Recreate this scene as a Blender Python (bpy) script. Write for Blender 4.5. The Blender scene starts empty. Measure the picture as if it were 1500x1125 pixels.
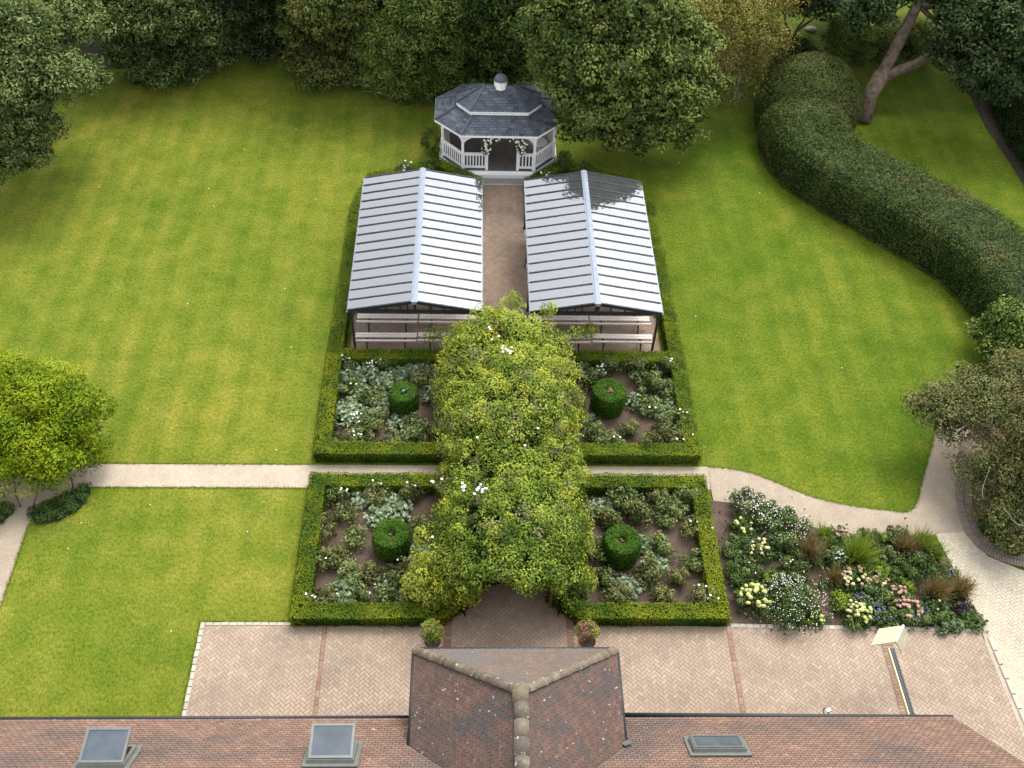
import bpy, math, random
import numpy as np
from mathutils import Vector, Matrix
C = bpy.context.scene.collection
RAD = math.radians
random.seed(7)
rng = np.random.default_rng(11)

# ------------------------------------------------------------------ camera, sky, sun, exposure
CAM = Vector((-1.1, 0.0, 27.0)); FOC = 1500.0
CR = Vector((0.9993390030064159, -0.017800767594299716, 0.03169684121795638))
CU = Vector((-0.007778640192941853, 0.7470132454443301, 0.6647636451307168))
CF = Vector((0.03551126338067063, 0.6645707966829288, -0.7463810061686497))
cd = bpy.data.cameras.new('camera'); cam = bpy.data.objects.new('camera', cd); C.objects.link(cam)
M3 = Matrix((CR, CU, -CF)).transposed()
cam.matrix_world = Matrix.Translation(CAM) @ M3.to_4x4()
cd.sensor_width = 36; cd.lens = 36 * FOC / 1500; cd.clip_end = 1000; cd.clip_start = 0.5
bpy.context.scene.camera = cam

def G(px, py, z=0.0):
    """the point of the place seen at a spot of the 1500x1125 photograph, at height z"""
    d = CR * ((px - 750) / FOC) - CU * ((py - 562.5) / FOC) + CF
    t = (z - CAM.z) / d.z
    return CAM + d * t

SUN_AZ, SUN_EL = 30.0, 57.0      # azimuth clockwise from +Y
w = bpy.data.worlds.new('World'); bpy.context.scene.world = w; w.use_nodes = True
nt = w.node_tree; bgn = nt.nodes['Background']
sk = nt.nodes.new('ShaderNodeTexSky'); sk.sky_type = 'NISHITA'; sk.sun_disc = False
sk.sun_elevation = RAD(SUN_EL); sk.sun_rotation = RAD(SUN_AZ); sk.dust_density = 2.0; sk.air_density = 1.0; sk.ozone_density = 1.0
hs = nt.nodes.new('ShaderNodeHueSaturation'); hs.inputs['Saturation'].default_value = 0.18; hs.inputs['Value'].default_value = 1.0
nt.links.new(sk.outputs[0], hs.inputs['Color']); nt.links.new(hs.outputs[0], bgn.inputs['Color'])
bgn.inputs['Strength'].default_value = 0.15
sl = bpy.data.lights.new('sun', 'SUN'); sl.energy = 0.9; sl.angle = RAD(28); sl.color = (1.0, 0.955, 0.88)
so = bpy.data.objects.new('sun', sl); C.objects.link(so)
sd = Vector((math.sin(RAD(SUN_AZ)) * math.cos(RAD(SUN_EL)), math.cos(RAD(SUN_AZ)) * math.cos(RAD(SUN_EL)), math.sin(RAD(SUN_EL))))
so.rotation_euler = sd.to_track_quat('Z', 'Y').to_euler(); so.location = (0, 20, 30)
vs = bpy.context.scene.view_settings
vs.view_transform = 'Standard'; vs.look = 'None'; vs.gamma = 1; vs.use_curve_mapping = False
vs.exposure = 1.68
cy = bpy.context.scene.cycles
cy.max_bounces = 8; cy.transparent_max_bounces = 16

# ------------------------------------------------------------------ materials
class NT:
    def __init__(s, name):
        s.m = bpy.data.materials.new(name); s.m.use_nodes = True
        s.t = s.m.node_tree; s.b = s.t.nodes['Principled BSDF']; s.out = s.t.nodes['Material Output']
    def n(s, typ, **kw):
        x = s.t.nodes.new('ShaderNode' + typ)
        for k, v in kw.items():
            if k.startswith('i_'):
                key = k[2:]; key = int(key) if key.isdigit() else key.replace('_', ' ')
                x.inputs[key].default_value = v
            else: setattr(x, k, v)
        return x
    def l(s, a, b): s.t.links.new(a, b)
    def pos(s):
        return s.n('NewGeometry').outputs['Position']
    def noise(s, scale, detail=4, rough=0.55, vec=None, dist=0.0):
        x = s.n('TexNoise'); x.inputs['Scale'].default_value = scale; x.inputs['Detail'].default_value = detail
        x.inputs['Roughness'].default_value = rough; x.inputs['Distortion'].default_value = dist
        s.l(vec if vec is not None else s.pos(), x.inputs['Vector']); return x.outputs['Fac']
    def ramp(s, fac, stops):
        x = s.n('ValToRGB'); e = x.color_ramp.elements
        while len(e) < len(stops): e.new(0.5)
        for i, (p, c) in enumerate(stops):
            e[i].position = p; e[i].color = (*c, 1) if len(c) == 3 else c
        s.l(fac, x.inputs[0]); return x.outputs[0]
    def mix(s, fac, a, b, mode='MIX'):
        x = s.n('Mix', data_type='RGBA', blend_type=mode)
        for sock, v in ((x.inputs[0], fac), (x.inputs[6], a), (x.inputs[7], b)):
            if isinstance(v, (int, float)): sock.default_value = v
            elif isinstance(v, tuple): sock.default_value = (*v, 1)
            else: s.l(v, sock)
        return x.outputs[2]
    def math(s, op, a, b=0.0, c=None, clamp=False):
        x = s.n('Math', operation=op, use_clamp=clamp)
        for sock, v in zip(x.inputs, (a, b, c)):
            if v is None: continue
            if isinstance(v, (int, float)): sock.default_value = v
            else: s.l(v, sock)
        return x.outputs[0]
    def maprange(s, v, a, b, c=0.0, d=1.0):
        x = s.n('MapRange'); s.l(v, x.inputs[0])
        for i, q in enumerate((a, b, c, d)): x.inputs[i + 1].default_value = q
        return x.outputs[0]
    def bump(s, h, strength=0.3, dist=0.02):
        x = s.n('Bump'); x.inputs['Strength'].default_value = strength; x.inputs['Distance'].default_value = dist
        s.l(h, x.inputs['Height']); s.l(x.outputs[0], s.b.inputs['Normal']); return x
    def col(s, c): 
        if isinstance(c, tuple): s.b.inputs['Base Color'].default_value = (*c, 1)
        else: s.l(c, s.b.inputs['Base Color'])
    def rough(s, r): 
        if isinstance(r, (int, float)): s.b.inputs['Roughness'].default_value = r
        else: s.l(r, s.b.inputs['Roughness'])
    def isl(s):
        g = s.n('NewGeometry'); o = s.n('ObjectInfo')
        return s.math('FRACT', s.math('ADD', g.outputs['Random Per Island'], s.math('MULTIPLY', o.outputs['Random'], 7.31)))

def simple(name, col, rough=0.6, metal=0.0, var=0.12, scale=6.0, spec=0.4):
    q = NT(name); n = q.noise(scale, 5)
    lo = tuple(c * (1 - var) for c in col); hi = tuple(min(1, c * (1 + var)) for c in col)
    q.col(q.ramp(n, [(0.3, lo), (0.7, hi)])); q.rough(rough); q.b.inputs['Metallic'].default_value = metal
    q.b.inputs['Specular IOR Level'].default_value = spec
    return q.m

def leafmat(name, dark, mid, light, patch=None, patch_scale=0.6, patch_lo=0.5, patch_hi=0.62, rough=0.5, transl=0.27, var=0.9):
    """leaf colour, painted light and shade included, from a per-leaf value 'tint', with whole patches of another leaf colour"""
    q = NT(name)
    a = q.n('Attribute', attribute_name='tint'); oi = q.n('ObjectInfo')
    t = q.math('ADD', a.outputs['Fac'], q.math('MULTIPLY', q.math('SUBTRACT', oi.outputs['Random'], 0.5), 0.15))
    n1 = q.noise(1.7, 3)
    t = q.math('ADD', t, q.math('MULTIPLY', q.math('SUBTRACT', n1, 0.5), var))
    c = q.ramp(t, [(0.05, dark), (0.5, mid), (0.95, light)])
    if patch:
        n2 = q.noise(patch_scale, 3, 0.6)
        f = q.maprange(n2, patch_lo, patch_hi)
        f = q.math('MULTIPLY', f, q.maprange(a.outputs['Fac'], 0.15, 0.6))
        c = q.mix(f, c, patch)
    q.col(c); q.rough(max(rough, 0.6)); q.b.inputs['Specular IOR Level'].default_value = 0.12
    tr = q.n('BsdfTranslucent'); tc = q.mix(1.0, c, (1.3, 1.25, 0.6), 'MULTIPLY'); q.l(tc, tr.inputs['Color'])
    mx = q.n('MixShader'); mx.inputs[0].default_value = transl
    q.l(q.b.outputs[0], mx.inputs[1]); q.l(tr.outputs[0], mx.inputs[2]); q.l(mx.outputs[0], q.out.inputs['Surface'])
    return q.m

def lawn_mat():
    q = NT('grass_lawn'); p = q.pos()
    s = q.n('SeparateXYZ'); q.l(p, s.inputs[0])
    big = q.noise(0.16, 4, 0.6); med = q.noise(0.9, 5, 0.65); 
    # blades lie along the mowing direction
    mp = q.n('Mapping'); mp.inputs['Scale'].default_value = (26, 10, 1); q.l(p, mp.inputs['Vector'])
    fine = q.noise(1.0, 5, 0.7, mp.outputs[0])
    fine2 = q.noise(9.0, 5, 0.75)
    base = q.ramp(med, [(0.22, (0.074, 0.110, 0.009)), (0.42, (0.106, 0.139, 0.013)), (0.58, (0.139, 0.160, 0.018)), (0.80, (0.195, 0.190, 0.036))])
    bigc = q.ramp(big, [(0.3, (0.70, 0.84, 0.6)), (0.5, (1.0, 1.0, 1.0)), (0.72, (1.30, 1.12, 1.25))])
    c = q.mix(1.0, base, bigc, 'MULTIPLY')
    # mowing stripes, running towards the building
    wob = q.math('MULTIPLY', q.noise(0.12, 2), 1.0)
    st = q.math('ADD', q.math('SINE', q.math('MULTIPLY', q.math('ADD', s.outputs[0], wob), 5.2)), q.math('MULTIPLY', q.math('SINE', q.math('MULTIPLY', q.math('ADD', s.outputs[0], wob), 11.0)), 0.6))
    st = q.math('MULTIPLY', st, q.maprange(q.noise(0.10, 2), 0.36, 0.56))
    sc = q.ramp(q.maprange(st, -1, 1), [(0.1, (0.80, 0.90, 0.76)), (0.9, (1.14, 1.08, 1.10))])
    c = q.mix(0.6, c, q.mix(1.0, c, sc, 'MULTIPLY'))
    fc = q.ramp(fine, [(0.3, (0.50, 0.58, 0.42)), (0.5, (1, 1, 1)), (0.70, (1.55, 1.42, 1.5))])
    c = q.mix(1.0, c, fc, 'MULTIPLY')
    fc2 = q.ramp(fine2, [(0.32, (0.60, 0.70, 0.6)), (0.5, (1, 1, 1)), (0.70, (1.42, 1.30, 1.4))])
    c = q.mix(1.0, c, fc2, 'MULTIPLY')
    dry = q.maprange(q.noise(0.7, 6, 0.7, dist=0.4), 0.60, 0.76)
    c = q.mix(q.math('MULTIPLY', dry, 0.3), c, (0.24, 0.20, 0.07))
    lush = q.maprange(q.math('ADD', s.outputs[0], q.math('MULTIPLY', big, 6.0)), 2.0, 10.0)
    c = q.mix(lush, c, q.mix(1.0, c, (0.70, 0.82, 0.60), 'MULTIPLY'))
    q.col(c); q.rough(0.85); q.b.inputs['Specular IOR Level'].default_value = 0.08
    q.bump(q.math('ADD', fine, fine2), 0.9, 0.03)
    return q.m

def gravel_mat(name, lo, hi):
    q = NT(name); n = q.noise(1.2, 5, 0.6); f = q.noise(45, 3, 0.7); v = q.n('TexVoronoi'); v.inputs['Scale'].default_value = 38; q.l(q.pos(), v.inputs['Vector'])
    c = q.ramp(n, [(0.3, lo), (0.7, hi)])
    c = q.mix(0.9, c, q.ramp(f, [(0.3, (0.72, 0.7, 0.68)), (0.7, (1.2, 1.2, 1.2))]), 'MULTIPLY')
    c = q.mix(0.5, c, q.ramp(v.outputs['Color'], [(0.1, (0.75, 0.73, 0.7)), (0.9, (1.2, 1.2, 1.2))]), 'MULTIPLY')
    q.col(c); q.rough(0.95); q.b.inputs['Specular IOR Level'].default_value = 0.1; q.bump(f, 0.5, 0.015)
    return q.m

def soil_mat():
    q = NT('soil'); n = q.noise(1.5, 5, 0.6); f = q.noise(22, 6, 0.75)
    c = q.ramp(n, [(0.3, (0.090, 0.064, 0.048)), (0.7, (0.145, 0.106, 0.080))])
    c = q.mix(1.0, c, q.ramp(f, [(0.3, (0.62, 0.6, 0.58)), (0.55, (1, 1, 1)), (0.75, (1.45, 1.4, 1.35))]), 'MULTIPLY')
    q.col(c); q.rough(1.0); q.b.inputs['Specular IOR Level'].default_value = 0.1; q.bump(f, 1.0, 0.04)
    return q.m

def brick_mat(name, cols, patch=None, grime=(0.8, 0.78, 0.75), gs=0.7):
    q = NT(name); r = q.isl()
    c = q.ramp(r, [(i / (len(cols) - 1), x) for i, x in enumerate(cols)])
    n = q.noise(gs, 5, 0.6); c = q.mix(0.8, c, q.ramp(n, [(0.32, grime), (0.6, (1.08, 1.07, 1.05))]), 'MULTIPLY')
    f = q.noise(30, 4, 0.7); c = q.mix(0.7, c, q.ramp(f, [(0.3, (0.85, 0.85, 0.85)), (0.7, (1.12, 1.12, 1.12))]), 'MULTIPLY')
    if patch: c = q.mix(q.maprange(q.noise(0.45, 4, 0.6), 0.52, 0.68), c, patch)
    q.col(c); q.rough(0.9); q.b.inputs['Specular IOR Level'].default_value = 0.15; q.bump(f, 0.25, 0.005)
    return q.m

def tile_mat(name, cols, dirt, dscale=0.8, dlo=0.5, dhi=0.62, white=0.0):
    q = NT(name); r = q.isl()
    c = q.ramp(r, [(i / (len(cols) - 1), x) for i, x in enumerate(cols)])
    mp = q.n('Mapping'); mp.inputs['Scale'].default_value = (0.7, 1.2, 1.2); q.l(q.pos(), mp.inputs['Vector'])
    d = q.math('ADD', q.noise(dscale, 6, 0.65, mp.outputs[0]), q.math('MULTIPLY', q.math('SUBTRACT', r, 0.5), 0.12))
    c = q.mix(q.math('MULTIPLY', q.maprange(d, dlo, dhi), 0.8), c, dirt)
    f = q.noise(16, 5, 0.7); c = q.mix(0.8, c, q.ramp(f, [(0.3, (0.68, 0.68, 0.68)), (0.7, (1.25, 1.22, 1.2))]), 'MULTIPLY')
    sp = q.noise(9.0, 2, 0.5); c = q.mix(q.math('MULTIPLY', q.maprange(sp, 0.735 - white, 0.76 - white), 0.7), c, (0.42, 0.41, 0.38))
    oc = q.noise(2.2, 4, 0.6); c = q.mix(q.math('MULTIPLY', q.maprange(oc, 0.70, 0.76), 0.6), c, (0.36, 0.24, 0.08))
    q.col(c); q.rough(0.88); q.b.inputs['Specular IOR Level'].default_value = 0.2; q.bump(f, 0.3, 0.006)
    return q.m

def glass_mat(name, tint, glare_film, ior, glare_film_col=(0.75, 0.78, 0.8), rough=0.03):
    q = NT(name); q.t.nodes.remove(q.b)
    tr = q.n('BsdfTransparent'); tr.inputs[0].default_value = (*tint, 1)
    df = q.n('BsdfTranslucent'); df.inputs[0].default_value = (*glare_film_col, 1)
    d2 = q.n('BsdfDiffuse'); d2.inputs[0].default_value = (*glare_film_col, 1)
    m0 = q.n('MixShader'); m0.inputs[0].default_value = 0.55; q.l(df.outputs[0], m0.inputs[1]); q.l(d2.outputs[0], m0.inputs[2])
    n = q.noise(1.1, 4, 0.6)
    m1 = q.n('MixShader'); m1.inputs[0].default_value = glare_film; q.l(tr.outputs[0], m1.inputs[1]); q.l(m0.outputs[0], m1.inputs[2])  # white film, also standing in for bright sky mirrored in the glass
    gl = q.n('BsdfGlossy'); gl.inputs['Roughness'].default_value = rough; gl.inputs['Color'].default_value = (0.95, 0.97, 1, 1)
    fr = q.n('Fresnel'); fr.inputs['IOR'].default_value = ior
    m2 = q.n('MixShader'); q.l(fr.outputs[0], m2.inputs[0]); q.l(m1.outputs[0], m2.inputs[1]); q.l(gl.outputs[0], m2.inputs[2])
    q.l(m2.outputs[0], q.out.inputs['Surface'])
    return q.m

M = {}
M['lawn'] = lawn_mat()
M['gravel'] = gravel_mat('pale_gravel', (0.335, 0.285, 0.22), (0.42, 0.36, 0.285))
M['gravel2'] = gravel_mat('brown_gravel', (0.275, 0.228, 0.172), (0.36, 0.302, 0.235))
M['soil'] = soil_mat()
M['shaded_soil'] = simple('shade_dark_soil', (0.036, 0.030, 0.019), 1.0, var=0.5, scale=5)  # soil colour darkened to carry the shade under the trees
M['mortar'] = simple('mortar', (0.155, 0.125, 0.10), 0.95, var=0.25, scale=3)
M['mortar_light'] = simple('mortar_light', (0.30, 0.26, 0.21), 0.95, var=0.25, scale=3)
M['paver'] = brick_mat('pink_paver', [(0.270, 0.207, 0.152), (0.315, 0.247, 0.186), (0.295, 0.222, 0.165), (0.345, 0.275, 0.210)], grime=(0.76, 0.76, 0.76))
M['paver_path'] = brick_mat('brown_paver', [(0.23, 0.168, 0.125), (0.285, 0.215, 0.162), (0.255, 0.185, 0.14), (0.31, 0.24, 0.182)], grime=(0.75, 0.73, 0.72))
M['paver_cream'] = brick_mat('cream_paver', [(0.37, 0.325, 0.25), (0.44, 0.39, 0.305), (0.405, 0.355, 0.275)], grime=(0.86, 0.84, 0.82))
M['red_brick'] = brick_mat('red_brick', [(0.235, 0.125, 0.085), (0.28, 0.16, 0.11), (0.21, 0.13, 0.098), (0.30, 0.20, 0.145)])
M['grey_brick'] = brick_mat('grey_brick', [(0.19, 0.155, 0.13), (0.26, 0.215, 0.18), (0.22, 0.175, 0.145)])
M['sett'] = brick_mat('stone_sett', [(0.30, 0.28, 0.235), (0.42, 0.385, 0.32), (0.35, 0.32, 0.27)])
M['tile'] = tile_mat('clay_tile', [(0.170, 0.106, 0.078), (0.200, 0.126, 0.093), (0.155, 0.102, 0.079), (0.25, 0.158, 0.113), (0.185, 0.116, 0.086)], (0.095, 0.080, 0.074), 0.55, 0.47, 0.64)
M['tile_wing'] = tile_mat('weathered_clay_tile', [(0.090, 0.058, 0.046), (0.118, 0.070, 0.054), (0.075, 0.055, 0.047), (0.140, 0.086, 0.063)], (0.058, 0.055, 0.053), 0.9, 0.44, 0.60, 0.035)
M['tile_front'] = tile_mat('grey_weathered_tile', [(0.115, 0.086, 0.068), (0.150, 0.108, 0.082), (0.100, 0.082, 0.070)], (0.105, 0.099, 0.097), 0.9, 0.45, 0.6)
M['bonnet'] = tile_mat('lichened_ridge_tile', [(0.10, 0.080, 0.058), (0.16, 0.125, 0.085), (0.085, 0.074, 0.060), (0.19, 0.145, 0.085)], (0.17, 0.155, 0.125), 3.5, 0.5, 0.66, 0.06)
M['slate'] = brick_mat('blue_grey_slate', [(0.045, 0.053, 0.068), (0.085, 0.097, 0.117), (0.060, 0.068, 0.083), (0.115, 0.127, 0.147)], grime=(0.82, 0.82, 0.84), gs=1.0)
M['white'] = simple('white_paint', (0.86, 0.86, 0.85), 0.45, var=0.05)
M['cream'] = simple('cream_paint', (0.50, 0.43, 0.255), 0.5, var=0.06)
M['cream_dirty'] = simple('worn_cream_paint', (0.42, 0.38, 0.25), 0.6, var=0.25, scale=9)
M['black'] = simple('black_metal', (0.016, 0.020, 0.024), 0.55, 0.0, var=0.2)
M['lead'] = simple('ridge_metal', (0.20, 0.235, 0.28), 0.6, 0.1, var=0.12, scale=4)
M['bench_wood'] = simple('pale_weathered_wood', (0.62, 0.55, 0.50), 0.7, var=0.18, scale=14)
M['deck'] = simple('grey_brown_deck', (0.115, 0.098, 0.092), 0.8, var=0.2, scale=2)
M['ramp'] = simple('grey_mat', (0.23, 0.22, 0.21), 0.95, var=0.2, scale=10)
M['wallbrick'] = simple('brick_wall', (0.28, 0.15, 0.10), 0.9, var=0.3, scale=8)
M['bark'] = simple('bark', (0.10, 0.074, 0.055), 0.95, var=0.5, scale=7)
M['bark_pale'] = simple('pale_bark', (0.26, 0.22, 0.175), 0.9, var=0.3, scale=9)
M['bark_big'] = simple('mottled_bark', (0.115, 0.085, 0.062), 0.95, var=0.6, scale=4.5)
M['frame_grey'] = simple('grey_green_metal', (0.17, 0.18, 0.165), 0.45, 0.4, var=0.12)
M['frame_light'] = simple('pale_metal', (0.50, 0.50, 0.50), 0.4, 0.3, var=0.1)
M['sash_grey'] = simple('grey_sash', (0.13, 0.135, 0.13), 0.4, 0.3, var=0.1)
M['pane_dark'] = simple('dark_glazing', (0.060, 0.075, 0.090), 0.2, 0.0, var=0.25, scale=2, spec=0.4)
M['terracotta'] = simple('terracotta', (0.40, 0.24, 0.16), 0.85, var=0.15)
M['curtain'] = simple('white_curtain', (0.55, 0.53, 0.50), 0.9, var=0.1)
M['petal_white'] = simple('white_petal', (0.82, 0.81, 0.76), 0.6, var=0.06)
M['petal_cream'] = simple('cream_petal', (0.50, 0.44, 0.23), 0.7, var=0.15, scale=9)
M['petal_lime'] = simple('lime_flower', (0.40, 0.43, 0.14), 0.7, var=0.2, scale=9)
M['petal_pink'] = simple('dusty_pink_flower', (0.38, 0.21, 0.175), 0.8, var=0.25, scale=9)
M['petal_violet'] = simple('violet_petal', (0.20, 0.16, 0.50), 0.6, var=0.2)
M['petal_lilac'] = simple('lilac_petal', (0.60, 0.50, 0.60), 0.6, var=0.15)
M['petal_red'] = simple('dull_red_flower', (0.30, 0.11, 0.09), 0.8, var=0.3, scale=9)
M['verdigris'] = simple('verdigris', (0.10, 0.34, 0.28), 0.5, 0.3, var=0.2)
M['glassL'] = glass_mat('roof_glass', (0.96, 0.98, 0.985), 0.11, 2.7, rough=0.012)
M['plastic_white'] = simple('white_plastic', (0.7, 0.7, 0.7), 0.4)

# leaf materials
M['box'] = leafmat('box_leaf', (0.014, 0.040, 0.003), (0.062, 0.112, 0.008), (0.145, 0.195, 0.013), patch=(0.20, 0.235, 0.012), patch_scale=0.9, patch_lo=0.48, patch_hi=0.6)
M['topiary'] = leafmat('topiary_leaf', (0.012, 0.042, 0.003), (0.050, 0.120, 0.010), (0.115, 0.205, 0.022))
M['hedge'] = leafmat('dark_hedge_leaf', (0.018, 0.036, 0.008), (0.072, 0.106, 0.026), (0.155, 0.190, 0.055), patch=(0.155, 0.145, 0.055), patch_scale=0.5, patch_lo=0.56, patch_hi=0.7)
M['arbor'] = leafmat('climber_leaf', (0.040, 0.082, 0.009), (0.158, 0.222, 0.028), (0.365, 0.415, 0.065), patch=(0.43, 0.43, 0.04), patch_scale=1.1, patch_lo=0.57, patch_hi=0.68)
M['arbor_dull'] = leafmat('dull_climber_leaf', (0.030, 0.050, 0.014), (0.125, 0.140, 0.050), (0.28, 0.27, 0.12), patch=(0.26, 0.19, 0.09), patch_scale=2.0, patch_lo=0.55, patch_hi=0.7)
M['rose'] = leafmat('rose_leaf', (0.026, 0.046, 0.012), (0.112, 0.152, 0.046), (0.265, 0.31, 0.122), var=0.5)
M['rose2'] = leafmat('rose_leaf_bronze', (0.035, 0.045, 0.014), (0.135, 0.150, 0.050), (0.27, 0.27, 0.11), var=0.5)
M['silver'] = leafmat('silvery_leaf', (0.035, 0.065, 0.028), (0.15, 0.215, 0.11), (0.37, 0.43, 0.28), var=0.5)
M['green'] = leafmat('border_leaf', (0.022, 0.050, 0.012), (0.088, 0.142, 0.038), (0.20, 0.265, 0.088), var=0.5)
M['lime'] = leafmat('lime_leaf', (0.045, 0.085, 0.010), (0.15, 0.225, 0.03), (0.30, 0.38, 0.055), var=0.5)
M['brown_grass'] = leafmat('brown_grass_blade', (0.08, 0.058, 0.022), (0.19, 0.135, 0.060), (0.31, 0.235, 0.12), var=0.5)
M['purple'] = leafmat('purple_leaf', (0.014, 0.010, 0.012), (0.045, 0.026, 0.035), (0.10, 0.06, 0.075))
M['acacia'] = leafmat('bright_leaf', (0.022, 0.060, 0.002), (0.115, 0.190, 0.005), (0.275, 0.340, 0.014), patch=(0.33, 0.38, 0.02), patch_scale=0.9, patch_lo=0.55, patch_hi=0.7, var=0.7)
M['t_grey'] = leafmat('grey_green_leaf', (0.024, 0.042, 0.010), (0.098, 0.138, 0.040), (0.21, 0.255, 0.09), var=0.7)
M['t_dark'] = leafmat('dark_green_leaf', (0.014, 0.030, 0.006), (0.054, 0.088, 0.019), (0.140, 0.180, 0.045), var=0.7)
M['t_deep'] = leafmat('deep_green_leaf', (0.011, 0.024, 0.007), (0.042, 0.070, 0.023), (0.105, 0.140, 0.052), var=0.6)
M['t_olive'] = leafmat('olive_leaf', (0.015, 0.028, 0.006), (0.070, 0.098, 0.022), (0.180, 0.200, 0.058), patch=(0.24, 0.21, 0.06), patch_scale=0.6, patch_lo=0.52, patch_hi=0.68, var=0.7)
M['t_spread'] = leafmat('maple_leaf', (0.016, 0.034, 0.006), (0.074, 0.112, 0.024), (0.205, 0.240, 0.062), patch=(0.22, 0.20, 0.055), patch_scale=0.5, patch_lo=0.6, patch_hi=0.75, var=0.5)
M['t_laurel'] = leafmat('glossy_shrub_leaf', (0.016, 0.038, 0.007), (0.082, 0.128, 0.022), (0.205, 0.255, 0.062), patch=(0.32, 0.30, 0.15), patch_scale=0.8, patch_lo=0.6, patch_hi=0.75, var=0.6, rough=0.4)
M['t_yellow'] = leafmat('yellowing_leaf', (0.045, 0.050, 0.010), (0.165, 0.160, 0.038), (0.33, 0.29, 0.075), var=0.7)
M['t_rust'] = leafmat('rusty_green_leaf', (0.026, 0.040, 0.011), (0.105, 0.124, 0.040), (0.23, 0.235, 0.085), patch=(0.235, 0.155, 0.075), patch_scale=1.3, patch_lo=0.55, patch_hi=0.7, var=0.6)
M['fringe'] = leafmat('grass_blade', (0.055, 0.105, 0.008), (0.13, 0.215, 0.016), (0.24, 0.30, 0.035), var=0.4)
M['ivy'] = leafmat('ground_cover_leaf', (0.012, 0.032, 0.008), (0.055, 0.105, 0.025), (0.125, 0.185, 0.055), var=0.5)

# ------------------------------------------------------------------ object helpers
def tag(o, label=None, cat=None, group=None, kind=None):
    if label: o['label'] = label
    if cat: o['category'] = cat
    if group: o['group'] = group
    if kind: o['kind'] = kind
    return o

def empty(name, loc=(0, 0, 0), rz=0.0):
    o = bpy.data.objects.new(name, None); o.location = loc; o.rotation_euler = (0, 0, rz); o.empty_display_size = 0.2
    C.objects.link(o); return o

class MB:
    def __init__(s): s.v = []; s.f = []; s.mi = []
    def add(s, vs, fs, mi=0):
        b = len(s.v); s.v.extend(vs)
        for f in fs: s.f.append([i + b for i in f]); s.mi.append(mi)
    def box(s, c, size, rot=None, mi=0):
        x, y, z = (q / 2 for q in size); vs = []
        for dz in (-z, z):
            for dx, dy in ((-x, -y), (x, -y), (x, y), (-x, y)):
                p = Vector((dx, dy, dz))
                if rot is not None: p = rot @ p
                vs.append((c[0] + p.x, c[1] + p.y, c[2] + p.z))
        s.add(vs, [(3, 2, 1, 0), (4, 5, 6, 7), (0, 1, 5, 4), (1, 2, 6, 5), (2, 3, 7, 6), (3, 0, 4, 7)], mi)
    def bar(s, a, b, w, h, mi=0, up=(0, 0, 1)):
        a = Vector(a); b = Vector(b); d = b - a; L = d.length; d.normalize(); u = Vector(up)
        sx = d.cross(u)
        if sx.length < 1e-5: sx = d.cross(Vector((1, 0, 0)))
        sx.normalize(); u = sx.cross(d)
        s.box((a + b) / 2, (w, L, h), Matrix((sx, d, u)).transposed(), mi)
    def tube(s, pts, rad, n=8, mi=0, cap=True):
        pts = [Vector(p) for p in pts]; rings = []; ref = Vector((0.31, 0.17, 0.93))
        for i, p in enumerate(pts):
            d = (pts[min(i + 1, len(pts) - 1)] - pts[max(i - 1, 0)]).normalized()
            a = d.cross(ref)
            if a.length < 0.05: a = d.cross(Vector((1, 0, 0)))
            a.normalize(); b = d.cross(a); r = rad[i] if hasattr(rad, '__len__') else rad
            rings.append([tuple(p + (a * math.cos(t) + b * math.sin(t)) * r) for t in (2 * math.pi * k / n for k in range(n))])
        vs = [v for r in rings for v in r]; fs = []
        for i in range(len(rings) - 1):
            for k in range(n):
                fs.append((i * n + k, i * n + (k + 1) % n, (i + 1) * n + (k + 1) % n, (i + 1) * n + k))
        if cap: fs.append(tuple(range(n))[::-1]); fs.append(tuple((len(rings) - 1) * n + k for k in range(n)))
        s.add(vs, fs, mi)
    def lathe(s, prof, c, n=24, mi=0, close=False):
        vs = [(c[0] + r * math.cos(2 * math.pi * k / n), c[1] + r * math.sin(2 * math.pi * k / n), c[2] + z) for r, z in prof for k in range(n)]
        fs = [(i * n + k, i * n + (k + 1) % n, (i + 1) * n + (k + 1) % n, (i + 1) * n + k) for i in range(len(prof) - 1) for k in range(n)]
        s.add(vs, fs, mi)
    def prism(s, poly, z0, z1, mi=0, flat=False):
        n = len(poly); vs = [(p[0], p[1], z1) for p in poly]
        if flat: s.add(vs, [tuple(range(n))], mi); return
        vs += [(p[0], p[1], z0) for p in poly]
        s.add(vs, [tuple(range(n))] + [(i, i + n, (i + 1) % n + n, (i + 1) % n) for i in range(n)], mi)
    def build(s, name, mats, parent=None, smooth=False, loc=None):
        me = bpy.data.meshes.new(name); me.from_pydata([tuple(v) for v in s.v], [], s.f)
        if not isinstance(mats, (list, tuple)): mats = [mats]
        for m in mats: me.materials.append(m)
        if len(mats) > 1: me.polygons.foreach_set('material_index', s.mi)
        if smooth: me.polygons.foreach_set('use_smooth', [True] * len(s.f))
        me.update(); o = bpy.data.objects.new(name, me); C.objects.link(o)
        if parent is not None: o.parent = parent
        if loc: o.location = loc
        return o

def ccw(poly):
    a = sum(poly[i][0] * poly[(i + 1) % len(poly)][1] - poly[(i + 1) % len(poly)][0] * poly[i][1] for i in range(len(poly)))
    return poly if a > 0 else poly[::-1]

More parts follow.
